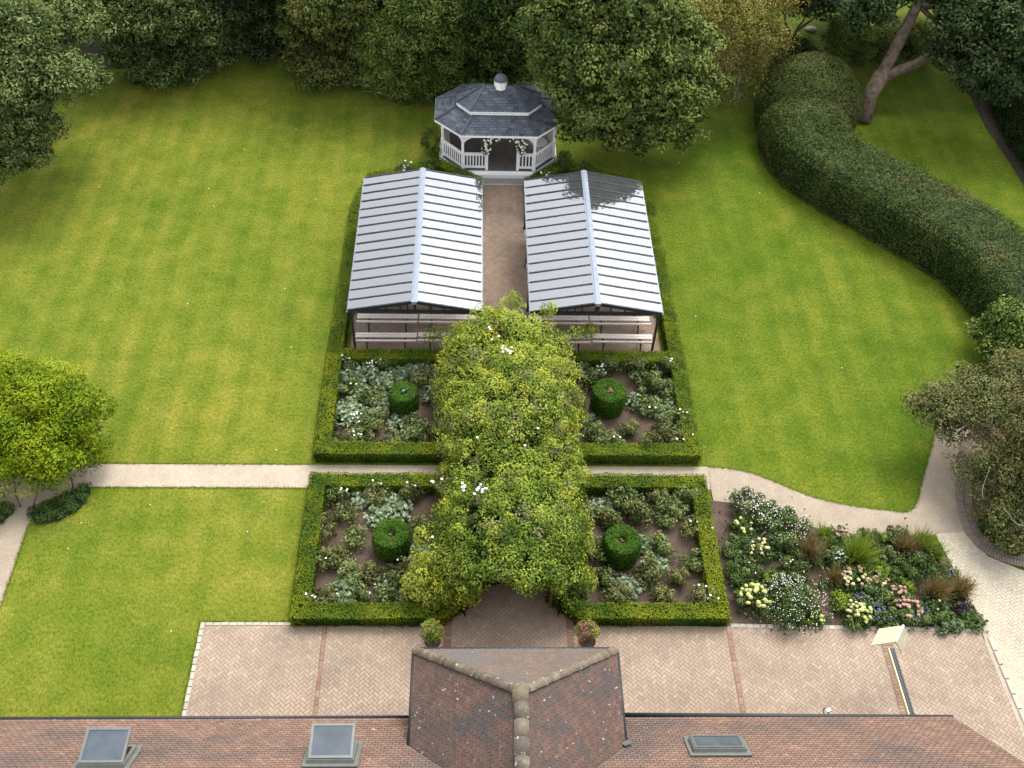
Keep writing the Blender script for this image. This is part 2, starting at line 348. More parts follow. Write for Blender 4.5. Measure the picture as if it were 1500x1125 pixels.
def clip(poly, cp):
    """Sutherland-Hodgman: poly cut by the convex counter-clockwise polygon cp"""
    out = poly
    for i in range(len(cp)):
        a = cp[i]; b = cp[(i + 1) % len(cp)]; inp = out; out = []
        if not inp: break
        ex, ey = b[0] - a[0], b[1] - a[1]
        side = [ex * (p[1] - a[1]) - ey * (p[0] - a[0]) for p in inp]
        for k in range(len(inp)):
            p, q = inp[k], inp[(k + 1) % len(inp)]; sp, sq = side[k], side[(k + 1) % len(inp)]
            if sp >= 0: out.append(p)
            if (sp >= 0) != (sq >= 0):
                t = sp / (sp - sq); out.append((p[0] + (q[0] - p[0]) * t, p[1] + (q[1] - p[1]) * t))
    return out
def area(p): return abs(sum(p[i][0] * p[(i + 1) % len(p)][1] - p[(i + 1) % len(p)][0] * p[i][1] for i in range(len(p)))) / 2 if len(p) > 2 else 0
def inside(pt, poly):
    x, y = pt; r = False; n = len(poly)
    for i in range(n):
        x1, y1 = poly[i]; x2, y2 = poly[(i + 1) % n]
        if (y1 > y) != (y2 > y) and x < (x2 - x1) * (y - y1) / (y2 - y1) + x1: r = not r
    return r
def spline(pts, k=8, closed=False):
    out = []; n = len(pts)
    rngi = range(n if closed else n - 1)
    for i in rngi:
        g = lambda j: np.array(pts[j % n] if closed else pts[min(max(j, 0), n - 1)], float)
        p0, p1, p2, p3 = g(i - 1), g(i), g(i + 1), g(i + 2)
        for t in np.linspace(0, 1, k, endpoint=False):
            out.append(tuple(0.5 * ((2 * p1) + (-p0 + p2) * t + (2 * p0 - 5 * p1 + 4 * p2 - p3) * t * t + (-p0 + 3 * p1 - 3 * p2 + p3) * t ** 3)))
    if not closed: out.append(tuple(pts[-1]))
    return out

# ---- leaves: numpy clouds of small folded leaf quads
class Leaves:
    def __init__(s): s.V = []; s.T = []; s.MI = []
    def add(s, P, N, L, W, tint, mi=0, fold=0.18, along=None, jitter=0.6):
        P = np.asarray(P, float); n = len(P)
        if n == 0: return
        N = np.asarray(N, float) + rng.normal(0, jitter, (n, 3)); N /= np.linalg.norm(N, axis=1, keepdims=True) + 1e-9
        r = rng.normal(0, 1, (n, 3)) if along is None else np.asarray(along, float) + rng.normal(0, 0.25, (n, 3))
        if along is None: t = np.cross(N, r)
        else: t = r - N * (r * N).sum(1, keepdims=True)
        t /= np.linalg.norm(t, axis=1, keepdims=True) + 1e-9; b = np.cross(N, t)
        L = np.broadcast_to(np.asarray(L, float), (n,))[:, None] * rng.uniform(0.7, 1.3, (n, 1)); W = np.broadcast_to(np.asarray(W, float), (n,))[:, None] * rng.uniform(0.75, 1.25, (n, 1))
        q = np.stack([P - t * L / 2, P + b * W / 2 + N * fold * W, P + t * L / 2 - N * fold * L * 0.4, P - b * W / 2 + N * fold * W], axis=1)
        s.V.append(q.reshape(-1, 3)); s.T.append(np.broadcast_to(np.asarray(tint, float), (n,)) + rng.normal(0, 0.12, n)); s.MI.append(np.full(n, mi))
    def build(s, name, mats, parent=None, core=None):
        V = np.concatenate(s.V) if s.V else np.zeros((0, 3)); n = len(V) // 4
        T = np.clip(np.concatenate(s.T), 0, 1.2) if s.T else np.zeros(0); MI = np.concatenate(s.MI) if s.MI else np.zeros(0)
        cv = np.array(core.v, float).reshape(-1, 3) if core and core.v else np.zeros((0, 3)); cf = core.f if core else []
        me = bpy.data.meshes.new(name); nv = n * 4 + len(cv)
        me.vertices.add(nv); me.vertices.foreach_set('co', np.concatenate([V, cv]).astype(np.float32).ravel())
        sizes = np.concatenate([np.full(n, 4), np.array([len(f) for f in cf], int)]).astype(np.int32)
        li = np.concatenate([np.arange(n * 4), np.array([i + n * 4 for f in cf for i in f], int)]).astype(np.int32)
        me.loops.add(len(li)); me.loops.foreach_set('vertex_index', li)
        me.polygons.add(len(sizes)); st = np.concatenate([[0], np.cumsum(sizes)[:-1]]).astype(np.int32)
        me.polygons.foreach_set('loop_start', st); me.polygons.foreach_set('loop_total', sizes)
        if not isinstance(mats, (list, tuple)): mats = [mats]
        for m in mats: me.materials.append(m)
        me.polygons.foreach_set('material_index', np.concatenate([MI, np.zeros(len(cf))]).astype(np.int32))
        a = me.attributes.new('tint', 'FLOAT', 'FACE'); a.data.foreach_set('value', np.concatenate([T, np.full(len(cf), 0.12)]).astype(np.float32))
        me.update(calc_edges=True)
        o = bpy.data.objects.new(name, me); C.objects.link(o)
        if parent is not None: o.parent = parent
        return o

def sph(n):
    v = rng.normal(0, 1, (n, 3)); return v / np.linalg.norm(v, axis=1, keepdims=True)

def clump(Lv, c, r, n, L, W, tint, mi=0, flat=1.0, jitter=0.5, up=0.25, lo=0.55):
    """a tuft of leaves over the outer shell of a small ellipsoid"""
    d = sph(n); r = np.array([r, r, r * flat]) if not hasattr(r, '__len__') else np.array(r)
    rad = rng.uniform(lo, 1.0, (n, 1)) ** 0.6
    P = np.array(c) + d * r * rad
    N = d + np.array([0, 0, up])
    Lv.add(P, N, L, W, tint + 0.14 * d[:, 2] + 0.5 * (rad[:, 0] - 0.9), mi, jitter=jitter)  # painted light: outer and upper leaves lighter, inner ones darker

def crown(Lv, blobs, cl, dens, L, W, tint=0.5, mi=0, jitter=0.36, back=0.4, rough=0.16, var=0.2, flat=0.6):
    """blobs: (centre, (rx,ry,rz)); cl: tuft radius; dens: leaves per tuft"""
    sub = []
    for c, r in blobs:
        c = np.array(c, float); r = np.array(r, float) * np.ones(3)
        if r.mean() > 2.0 * cl:
            sub.append((c, r * 0.74)); m = int(7 + 2.2 * r.mean() / cl)
            for k in range(m):
                d = sph(1)[0]
                if d @ np.array([0, -0.5, 0.8]) < -0.35: d = -d
                f = rng.uniform(0.26, 0.5); sub.append((c + d * r * (1.02 - f * 0.8), r * f * np.array([1, 1, rng.uniform(0.6, 0.95)])))
        else: sub.append((c, r))
    for c, r in sub:
        A = 4 * math.pi * (((r[0] * r[1]) ** 1.6 + (r[0] * r[2]) ** 1.6 + (r[1] * r[2]) ** 1.6) / 3) ** (1 / 1.6)
        n = max(6, int(A / (cl * cl * 2.1)))
        d = sph(n)
        for i in range(n):
            vis = d[i] @ np.array([-0.05, -0.6, 0.8])
            if vis < -0.25 and rng.random() > back: continue
            rr = cl * rng.uniform(0.6, 1.3)
            k = 1 + np.clip(rng.normal(0, rough), -0.3, 0.28)
            pc = c + d[i] * (r - cl * 0.4) * k
            if pc[2] < 0.15: pc[2] = 0.15 + rng.uniform(0, 0.3)
            nn = int(dens * (rr / cl) ** 2 * 0.72)
            clump(Lv, pc, rr, nn, L, W, tint + rng.normal(0, var) + 0.12 * d[i][2] + 0.9 * (k - 1), mi, flat=flat, jitter=jitter, up=0.5)  # higher tufts lighter, recessed ones darker: shading put into the tint
        # inner foliage, sparser, made of larger leaves and tinted darker as inner shade
        m = int(A * 5); d = sph(m); P = c + d * r * rng.uniform(0.35, 0.8, (m, 1)); P = P[P[:, 2] > 0.1]
        Lv.add(P, d[:len(P)], L * 2.4, W * 2.6, tint - 0.25, mi, jitter=0.5)

def blob_core(mb, c, r, n=10, m=7):
    c = np.array(c); r = np.array(r) * np.ones(3); vs = []; fs = []
    for i in range(m + 1):
        th = math.pi * i / m
        for k in range(n):
            ph = 2 * math.pi * k / n
            vs.append(tuple(c + r * np.array([math.sin(th) * math.cos(ph), math.sin(th) * math.sin(ph), math.cos(th)])))
    for i in range(m):
        for k in range(n): fs.append((i * n + k, (i + 1) * n + k, (i + 1) * n + (k + 1) % n, i * n + (k + 1) % n))
    mb.add(vs, fs)

def surf_leaves(Lv, tri_pts, tri_n, dens, L, W, tint, depth=0.03, mi=0, jitter=0.5):
    """leaves on a quad a,b,c,d (bilinear)"""
    a, b, c, d = (np.array(q, float) for q in tri_pts)
    ar = np.linalg.norm(np.cross(b - a, d - a)) / 2 + np.linalg.norm(np.cross(b - c, d - c)) / 2
    n = rng.poisson(ar * dens)
    u = rng.random((n, 1)); v = rng.random((n, 1))
    P = a * (1 - u) * (1 - v) + b * u * (1 - v) + c * u * v + d * (1 - u) * v
    nn = np.array(tri_n, float); bumpy = 0.5 * np.sin(P[:, :1] * 5.1 + P[:, 1:2] * 3.7) + 0.5 * np.sin(P[:, 1:2] * 7.3 - P[:, 2:3] * 6)
    bumpy = bumpy + 0.8 * np.sin(P[:, :1] * 1.9 + 1.3) * np.sin(P[:, 1:2] * 2.3) + 0.5 * np.sin(P[:, :1] * 12.3) * np.sin(P[:, 1:2] * 10.7 + 1)
    P = P + nn * (rng.uniform(-depth, depth, (n, 1)) + 0.022 * bumpy)
    Lv.add(P, np.tile(nn, (n, 1)), L, W, tint, mi, jitter=jitter)

# ------------------------------------------------------------------ paving
def herring(polys, unit=0.1, gap=0.011, ang=45.0, origin=(0, 0)):
    """clipped bricks of a herringbone laid over convex polygons"""
    ca, sa = math.cos(RAD(ang)), math.sin(RAD(ang)); res = []
    for poly in polys:
        poly = ccw(poly); xs = [p[0] for p in poly]; ys = [p[1] for p in poly]
        loc = [((p[0] - origin[0]) * ca + (p[1] - origin[1]) * sa, -(p[0] - origin[0]) * sa + (p[1] - origin[1]) * ca) for p in poly]
        i0, i1 = int(min(p[0] for p in loc) / unit) - 3, int(max(p[0] for p in loc) / unit) + 3
        j0, j1 = int(min(p[1] for p in loc) / unit) - 3, int(max(p[1] for p in loc) / unit) + 3
        for j in range(j0, j1):
            for i in range(i0, i1):
                k = (i - j) % 4
                if k == 0: x0, y0, w_, h_ = i, j, 2, 1
                elif k == 3: x0, y0, w_, h_ = i, j, 1, 2
                else: continue
                a0, b0, a1, b1 = x0 * unit + gap / 2, y0 * unit + gap / 2, (x0 + w_) * unit - gap / 2, (y0 + h_) * unit - gap / 2
                q = [(a0, b0), (a1, b0), (a1, b1), (a0, b1)]
                q = [(x * ca - y * sa + origin[0], x * sa + y * ca + origin[1]) for x, y in q]
                if max(p[0] for p in q) < min(xs) or min(p[0] for p in q) > max(xs) or max(p[1] for p in q) < min(ys) or min(p[1] for p in q) > max(ys): continue
                r = clip(q, poly)
                if area(r) > 0.0012: res.append((r, len(r) == 4 and area(r) > 0.98 * area(q), k))
    return res

def lay(name, polys, m, mortar, z=0.03, n_parts=300, focus=None, bad=None, parent=None, ang=45.0, origin=(0, 0), label=None):
    """paved ground: bed sheet + bricks; the ones that show largest are parts, the rest one part"""
    bed = MB()
    for p in polys: bed.prism(ccw(p), 0.0, z - 0.006, flat=True)
    o = bed.build(name, mortar); tag(o, kind='structure')
    if label: tag(o, label)
    br = herring(polys, ang=ang, origin=origin)
    full = [b for b in br if b[1] and (bad is None or not bad(b[0]))]
    if focus:
        full.sort(key=lambda b: math.dist(b[0][0], focus))
    sel = full[:n_parts]; ids = set(id(b[0]) for b in sel)
    rest = MB()
    for r, f, k in br:
        if id(r) in ids: continue
        dz = random.uniform(-0.002, 0.002); rest.prism(r, z - 0.01, z + dz)
    rm = rest.build('brick_field', m, o); tag(rm, kind='stuff')
    L, W, h = 0.189, 0.089, 0.012; b1 = MB(); c = 0.004
    b1.add([(-L / 2 + c, -W / 2 + c, h), (L / 2 - c, -W / 2 + c, h), (L / 2 - c, W / 2 - c, h), (-L / 2 + c, W / 2 - c, h),
            (-L / 2, -W / 2, h - c), (L / 2, -W / 2, h - c), (L / 2, W / 2, h - c), (-L / 2, W / 2, h - c),
            (-L / 2, -W / 2, 0), (L / 2, -W / 2, 0), (L / 2, W / 2, 0), (-L / 2, W / 2, 0)],
           [(0, 1, 2, 3), (4, 5, 1, 0), (5, 6, 2, 1), (6, 7, 3, 2), (7, 4, 0, 3), (8, 9, 5, 4), (9, 10, 6, 5), (10, 11, 7, 6), (11, 8, 4, 7)])
    first = None
    for r, f, k in sel:
        cx = sum(p[0] for p in r) / 4; cyy = sum(p[1] for p in r) / 4
        if first is None: first = q = b1.build('brick', m, o)
        else: q = first.copy(); C.objects.link(q)
        q.location = (cx, cyy, z - 0.010 + random.uniform(-0.002, 0.002)); q.rotation_euler = (0, 0, RAD(ang + (0 if k == 0 else 90)))
    return o

def brick_row(parent, name, pts, along, across, m, z=0.035, gap=0.012, offset=0.0, zt=0.02, jit=0.004):
    """individual bricks or setts set one after another on a polyline"""
    pts = [Vector((p[0], p[1], 0)) for p in pts]
    seg = [(pts[i + 1] - pts[i]).length for i in range(len(pts) - 1)]; tot = sum(seg); n = max(1, int(tot / along)); step = tot / n
    mb = MB(); hx, hy = (step - gap) / 2, across / 2; c = 0.01
    mb.add([(-hx + c, -hy + c, zt), (hx - c, -hy + c, zt), (hx - c, hy - c, zt), (-hx + c, hy - c, zt),
            (-hx, -hy, zt - c), (hx, -hy, zt - c), (hx, hy, zt - c), (-hx, hy, zt - c), (-hx, -hy, -0.02), (hx, -hy, -0.02), (hx, hy, -0.02), (-hx, hy, -0.02)],
           [(0, 1, 2, 3), (4, 5, 1, 0), (5, 6, 2, 1), (6, 7, 3, 2), (7, 4, 0, 3), (8, 9, 5, 4), (9, 10, 6, 5), (10, 11, 7, 6), (11, 8, 4, 7)])
    first = None
    for k in range(n):
        s = (k + 0.5) * step; i = 0
        while i < len(seg) - 1 and s > seg[i]: s -= seg[i]; i += 1
        d = (pts[i + 1] - pts[i]).normalized(); p = pts[i] + d * s; nrm = Vector((-d.y, d.x, 0)); p += nrm * (offset + random.uniform(-jit, jit))
        if first is None: first = q = mb.build(name, m, parent)
        else: q = first.copy(); C.objects.link(q)
        q.location = (p.x, p.y, z - zt + random.uniform(-0.003, 0.003)); q.rotation_euler = (0, 0, math.atan2(d.y, d.x) + random.uniform(-0.02, 0.02))
        q.scale = (random.uniform(0.9, 1.0), random.uniform(0.93, 1.0), 1)

def P2(px, py, z=0.0):
    g = G(px, py, z); return (g.x, g.y)

def sheet(name, poly, z, m, label=None):
    mb = MB(); poly = ccw([(p[0], p[1]) for p in poly]); mb.prism(poly, 0, z, flat=True)
    o = mb.build(name, m); tag(o, label, kind='structure'); return o

# ------------------------------------------------------------------ the setting: ground
mb = MB(); nx, ny = 60, 60; S = 200
vs = [(-S + 2 * S * i / nx, -S + 20 + 2 * S * j / ny, 0) for j in range(ny + 1) for i in range(nx + 1)]
mb.add(vs, [(j * (nx + 1) + i, j * (nx + 1) + i + 1, (j + 1) * (nx + 1) + i + 1, (j + 1) * (nx + 1) + i) for j in range(ny) for i in range(nx)])
lawn = mb.build('lawn', M['lawn']); tag(lawn, 'wide mown lawn round the formal garden', kind='structure')

HX, HW, HH = 6.35, 0.52, 0.5           # outer half-width of the parterres, hedge width and height
LY0, LY1, UY0, UY1 = 14.55, 19.75, 20.5, 25.25
TY = 14.58                              # far edge of the terrace
# gravel paths
pathL = [(-15.9, 20.42), (-15.9, 19.5), (-2.2, 19.5), (8.2, 19.5)]
sheet('gravel_path', [(-13.6, 19.5), (-1.0, 19.5), (6.6, 19.5), (6.6, 20.42), (-1.0, 20.42), (-13.6, 20.42)], 0.008, M['gravel'], 'pale gravel path crossing the garden')
Lp = [P2(150, 680), P2(110, 686), P2(85, 700), P2(40, 700), P2(-60, 690), P2(-120, 720), P2(-110, 790), P2(-80, 890), P2(-60, 960), P2(-30, 960), P2(0, 890), P2(42, 768), P2(60, 735), P2(100, 722), P2(150, 714)]
Lp = [(min(x, -13.3), y) for x, y in Lp]
sheet('gravel_path', [(-13.58, 20.42)] + Lp[1:-1] + [(-13.58, 19.5)], 0.009, M['gravel2'], 'gravel path turning off under the bright shrub')
edgeN = spline([(6.6, 20.42), P2(1100, 693), P2(1200, 731), P2(1300, 748), P2(1338, 745), P2(1352, 700), P2(1366, 650), P2(1376, 610), P2(1388, 590)], 6)
edgeS = spline([P2(1430, 590), P2(1422, 630), P2(1416, 680), P2(1414, 740), P2(1424, 785)], 5) + [P2(1368, 783)] + spline([P2(1300, 792), P2(1200, 778), P2(1110, 745), (6.7, 18.9), (6.6, 18.7)], 5)
sheet('gravel_path', edgeN + edgeS, 0.0085, M['gravel2'], 'gravel path curving between lawn and flower border')

# soil beds
for s, y0, y1, nm in ((-1, LY0, LY1, 'lower left'), (1, LY0, LY1, 'lower right'), (-1, UY0, UY1, 'upper left'), (1, UY0, UY1, 'upper right')):
    sheet('soil_bed', [(s * 1.3, y0 + 0.2), (s * (HX - 0.15), y0 + 0.2), (s * (HX - 0.15), y1 - 0.2), (s * 1.3, y1 - 0.2)] if y0 > 15 else
          [(s * 1.3, y0 + 1.0), (s * 2.1, y0 + 0.2), (s * (HX - 0.15), y0 + 0.2), (s * (HX - 0.15), y1 - 0.2), (s * 1.3, y1 - 0.2)], 0.012, M['soil'], 'bare brown soil of the %s parterre' % nm)
FB = [(6.3, 19.1), (6.3, 14.5),  P2(1447, 932), P2(1420, 870), P2(1372, 795), P2(1300, 790), P2(1200, 775), P2(1110, 742)]
sheet('soil_bed', FB, 0.014, M['soil'], 'soil of the mixed flower border')
sheet('soil_bed', [(-5.6, 33.5), (-5.2, 35.6), (-4.0, 36.0), (-2.7, 36.6), (-1.0, 35.4), (-1.0, 33.0), (-5.6, 32.9)], 0.012, M['soil'], 'soil bed left of the gazebo step')
sheet('soil_bed', [(5.4, 33.5), (4.6, 35.8), (3.6, 36.2), (2.5, 36.5), (0.9, 35.4), (0.9, 33.0), (5.4, 32.9)], 0.012, M['soil'], 'soil bed right of the gazebo step')
sheet('soil_bed', spline([P2(1418, 640), P2(1416, 720), P2(1432, 775), P2(1465, 805), P2(1520, 818)], 5) + [P2(1700, 800), P2(1700, 560), P2(1450, 540)], 0.014, M['soil'], 'soil under the rusty green tree')
sheet('soil_bed', [P2(1405, 110), P2(1445, 190), P2(1480, 240), P2(1510, 290), P2(1700, 330), P2(1700, 60), P2(1450, 60)], 0.012, M['shaded_soil'], 'bare soil strip along the dark hedge')
# soil under the trees at the far side, their shade put into its colour
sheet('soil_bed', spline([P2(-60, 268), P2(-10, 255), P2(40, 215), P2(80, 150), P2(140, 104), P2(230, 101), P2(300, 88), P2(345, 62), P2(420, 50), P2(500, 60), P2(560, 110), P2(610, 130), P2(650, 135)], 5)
      + [P2(650, 60), P2(640, -60), P2(-300, -60), P2(-400, 200)], 0.010, M['shaded_soil'], 'dark soil under the trees, with their shade in its colour')

# terrace
TX0, TX1 = -8.86, 13.9
def near_band(r): 
    return False
terr = lay('terrace', [[(TX0, 9.9), (-1.95, 9.9), (-1.95, TY), (TX0, TY)], [(1.8, 9.9), (10.75, 9.9), (10.75, TY - 0.05), (1.8, TY)],
                       [(-1.75, 11.5), (1.6, 11.5), (1.6, 16.5), (-1.75, 16.5)], [(11.1, 8.6), (14.15, 8.6), (13.85, TY - 0.15), (11.1, TY - 0.1)]],
           M['paver'], M['mortar'], z=0.03, n_parts=300, focus=(-5, 12.2), bad=lambda r: r[0][1] < 11.0, label='terrace of pink herringbone brick between lawn and building')
def band(x, y0, y1, w=0.2):
    mbx = MB(); mbx.prism(ccw([(x - w / 2 - 0.02, y0), (x + w / 2 + 0.02, y0), (x + w / 2 + 0.02, y1), (x - w / 2 - 0.02, y1)]), 0, 0.0265, flat=True)
    o = mbx.build('brick_band', M['mortar']); tag(o, 'band of red bricks set across the terrace', kind='structure')
    brick_row(o, 'brick', [(x, y0), (x, y1)], 0.105, w - 0.01, M['red_brick'], z=0.036)
band(-1.85, 11.4, TY + 0.3); band(1.7, 11.4, TY + 0.3)
def band2(x, y0, y1, w=0.2):
    mbx = MB(); mbx.prism(ccw([(x - w / 2 - 0.005, y0), (x + w / 2 + 0.005, y0), (x + w / 2 + 0.005, y1), (x - w / 2 - 0.005, y1)]), 0, 0.0335, flat=True)
    o = mbx.build('brick_band', M['mortar']); tag(o, 'narrow band of red bricks set across the terrace', kind='structure')
    brick_row(o, 'brick', [(x, y0), (x, y1)], 0.21, w - 0.03, M['red_brick'], z=0.042)
band2(-5.40, 10.4, TY, 0.13); band2(6.36, 10.4, TY - 0.05, 0.15); 
mbx = MB(); mbx.prism(ccw([(10.75, 7), (11.1, 7), (11.1, TY - 0.05), (10.75, TY - 0.05)]), 0, 0.0245, flat=True)
o = mbx.build('brick_band', M['mortar']); tag(o, 'broad band of red and grey bricks under the beam', kind='structure')
brick_row(o, 'brick', [(10.93, 10.3), (10.93, TY - 0.05)], 0.10, 0.30, M['red_brick'], z=0.034)

# stone setts edging lawn, terrace and border
edg = MB(); edg.prism(ccw([(TX0 - 0.13, 10.2), (TX0 + 0.01, 10.2), (TX0 + 0.01, TY + 0.12), (TX0 - 0.13, TY + 0.12)]), 0, 0.018, flat=True)
edg.prism(ccw([(TX0, TY), (-6.4, TY), (-6.4, TY + 0.12), (TX0, TY + 0.12)]), 0, 0.018, flat=True)
edg.prism(ccw([(-15.5, 10.74), (TX0 - 0.14, 10.74), (TX0 - 0.14, 10.92), (-15.5, 10.92)]), 0, 0.018, flat=True)
edg.prism(ccw([(6.45, TY - 0.08), (14.0, TY - 0.22), (14.0, TY - 0.08), (6.45, TY + 0.06)]), 0, 0.034, flat=True)
o = edg.build('stone_edging', M['mortar_light']); tag(o, 'single row of pale stone setts edging the lawn and the terrace', kind='structure')
brick_row(o, 'stone', [(TX0 - 0.07, 10.5), (TX0 - 0.07, TY + 0.12)], 0.21, 0.12, M['sett'], z=0.045)
brick_row(o, 'stone', [(TX0, TY + 0.06), (-6.35, TY + 0.06)], 0.22, 0.11, M['sett'], z=0.045)
brick_row(o, 'stone', [(-15.4, 10.83), (TX0 - 0.14, 10.83)], 0.23, 0.15, M['sett'], z=0.045)
brick_row(o, 'stone', [(6.5, TY - 0.01), (14.0, TY - 0.15)], 0.20, 0.13, M['sett'], z=0.052)

# central brick path to the gazebo and shelter floors
path = lay('brick_path', [[(-0.9, 16.5), (0.88, 16.5), (0.88, 35.4), (-0.9, 35.4)], [(-5.65, 25.3), (-0.9, 25.3), (-0.9, 32.9), (-5.65, 32.9)], [(0.88, 25.3), (5.65, 25.3), (5.65, 32.9), (0.88, 32.9)]],
           M['paver_path'], M['mortar'], z=0.026, n_parts=300, focus=(-4.0, 26.2), bad=lambda r: r[0][1] < 25.4, label='brown herringbone brick path and floors of the two shelters')
# drive of cream pavers
drv = ccw([P2(1368, 783), P2(1412, 779), P2(1450, 815), P2(1505, 835), P2(1700, 860), P2(1700, 1060), P2(1560, 1150), P2(1512, 1085), P2(1449, 932)])
dr_polys = [[drv_p for drv_p in drv]]
a_, b_, c_, d_, e_, f_, g_, h_ = P2(1370, 783), P2(1410, 779), P2(1448, 816), P2(1500, 837), P2(1500, 1070), P2(1449, 932), P2(1640, 1180), P2(1640, 850)
sheet('gravel_path', [P2(1425, 880), P2(1470, 900), P2(1560, 1150), P2(1505, 1150)], 0.018, M['gravel'], 'pale worn joint between terrace and driveway')
drive = lay('driveway', [[a_, b_, c_, f_], [f_, c_, d_, e_], [d_, h_, g_, e_]], M['paver_cream'], M['mortar_light'], z=0.022, n_parts=300, focus=P2(1450, 880), bad=lambda r: r[0][0] > 16.0, ang=20.0, label='driveway of cream herringbone pavers')
ke = MB(); kp = spline([P2(1408, 640), P2(1400, 700), P2(1402, 745), P2(1420, 790), P2(1455, 818), P2(1510, 834), P2(1600, 840)], 6)
def offp(pts, d):
    out = []
    for i, p in enumerate(pts):
        a = Vector(pts[max(i - 1, 0)][:2]); b = Vector(pts[min(i + 1, len(pts) - 1)][:2]); t = (b - a).normalized(); out.append((p[0] - t.y * d, p[1] + t.x * d))
    return out
inn = offp(kp, 0.52)
for i in range(len(kp) - 1): ke.prism(ccw([kp[i], kp[i + 1], inn[i + 1], inn[i]]), 0, 0.045, flat=True)
o = ke.build('brick_kerb', M['mortar']); tag(o, 'curved kerb of dark bricks round the tree bed', kind='structure')
brick_row(o, 'brick', offp(kp, 0.12), 0.085, 0.22, M['grey_brick'], z=0.06)
brick_row(o, 'brick', offp(kp, 0.38), 0.085, 0.22, M['grey_brick'], z=0.075)
# drive edge line of long cream kerbs
e0 = P2(1449, 934); e1 = P2(1512, 1085)
brick_row(drive, 'kerb_stone', [e0, e1], 0.4, 0.14, M['sett'], z=0.06)

# grass fringe along the lawn edges
fr = Leaves()
def fringe(pts, n_per=70, w=0.07):
    for (x0, y0), (x1, y1) in zip(pts[:-1], pts[1:]):
        Ls = math.dist((x0, y0), (x1, y1)); n = int(Ls * n_per * 2)
        if n == 0: continue
        t = rng.random(n); P = np.stack([x0 + (x1 - x0) * t + rng.normal(0, w * 0.4, n), y0 + (y1 - y0) * t + rng.normal(0, w * 0.4, n), rng.uniform(0.01, 0.035, n)], 1)
        al = np.stack([rng.normal(0, 0.6, n), rng.normal(0, 0.6, n), np.full(n, 0.8)], 1)
        fr.add(P, np.tile([0, -0.5, 0.6], (n, 1)), 0.07, 0.014, rng.uniform(0.2, 0.8, n), along=al)
fringe([(-13.3, 20.44), (-6.4, 20.44)]); fringe([(-13.6, 19.48), (-6.5, 19.48)]); fringe([(TX0 - 0.15, 10.93), (TX0 - 0.15, TY + 0.14), (-6.4, TY + 0.14)]); fringe([(-15.5, 10.94), (TX0 - 0.15, 10.94)])
fringe(edgeN); fringe([P2(0, 890), P2(42, 768)]); fringe([(-6.45, 20.5), (-6.45, 25.3), (-6.15, 33)]); fringe([(6.45, 20.5), (6.45, 25.3), (6.15, 33)]); fringe([(-6.45, 14.6), (-6.45, 19.6)])
o = fr.build('grass', M['fringe']); tag(o, 'longer blades of grass along the lawn edges', 'grass', kind='stuff')

dz = MB(); lf = Leaves()
for k in range(110):
    x, y = rng.uniform(-18, 16), rng.uniform(11, 42)
    if -9.1 < x and y < 14.9 or (-6.8 < x < 6.8 and y > 14) or 19.3 < y < 20.6 or (x > 6.5 and y < 20.8): continue
    if rng.random() < 0.45: blob_core(dz, (x, y, 0.03), (0.022, 0.022, 0.012), 5, 3)
    else: lf.add([[x, y, 0.03]], [[0, 0, 1.0]], 0.07, 0.045, rng.uniform(0.3, 1.0), jitter=0.3)
tag(dz.build('daisies', M['petal_white']), 'tiny white daisies dotted over the lawns', 'flowers', kind='stuff')
tag(lf.build('fallen_leaves', M['brown_grass']), 'a few brown fallen leaves on the lawns', 'leaves', kind='stuff')

# ------------------------------------------------------------------ the brown tiled building in front
PHI = RAD(40.0); EY, EZ = 10.72, 2.5
bld = tag(empty('tiled_building', (0, 6, 0)), 'long brown clay-tiled building with a hipped wing, seen from above at the bottom edge', 'building')
def bp(mb, name, mats, **k):
    o = mb.build(name, mats, bld, **k); o.matrix_parent_inverse = Matrix.Translation((0, -6, 0)); return o
mb = MB()
mb.box((-2.2, 6.0, 1.2), (26.0, 8.6, 2.4)); bp(mb, 'wall', M['wallbrick'])
mb = MB(); mb.box((-0.04, 10.7, 1.65), (4.5, 2.2, 3.3)); bp(mb, 'wall', M['wallbrick'])
def roof_deck(pts, name='roof_deck'):
    mb = MB(); n = len(pts); mb.add([tuple(p) for p in pts] + [(p[0], p[1], p[2] - 0.08) for p in pts],
        [tuple(range(n)), tuple(range(2 * n - 1, n - 1, -1))] + [(i, i + n, (i + 1) % n + n, (i + 1) % n) for i in range(n)]); return bp(mb, name, M['wallbrick'])
ct, st_ = math.cos(PHI), math.sin(PHI)
def main_pt(x, v, off=0.0): return Vector((x, EY - v * ct - off * -st_, EZ + v * st_ + off * ct))
def roof_hit(px, py, off=0.0):
    """(x, v) where the line of sight meets the main roof"""
    d = CR * ((px - 750) / FOC) - CU * ((py - 562.5) / FOC) + CF; n = Vector((0, st_, ct)); p0 = Vector((0, EY, EZ)) + n * off
    t = (p0 - CAM).dot(n) / d.dot(n); h = CAM + d * t; return h.x, (EY + st_ * off - h.y) / ct
roof_deck([main_pt(-15.2, 0.02, -0.05), main_pt(10.95, 0.02, -0.05), main_pt(12.9, 6.4, -0.05), main_pt(-15.2, 6.4, -0.05)])
roof_deck([main_pt(-15.2, 6.4, -0.05), main_pt(12.9, 6.4, -0.05), Vector((10.95, 1.0, 2.5)), Vector((-15.2, 1.0, 2.5))])

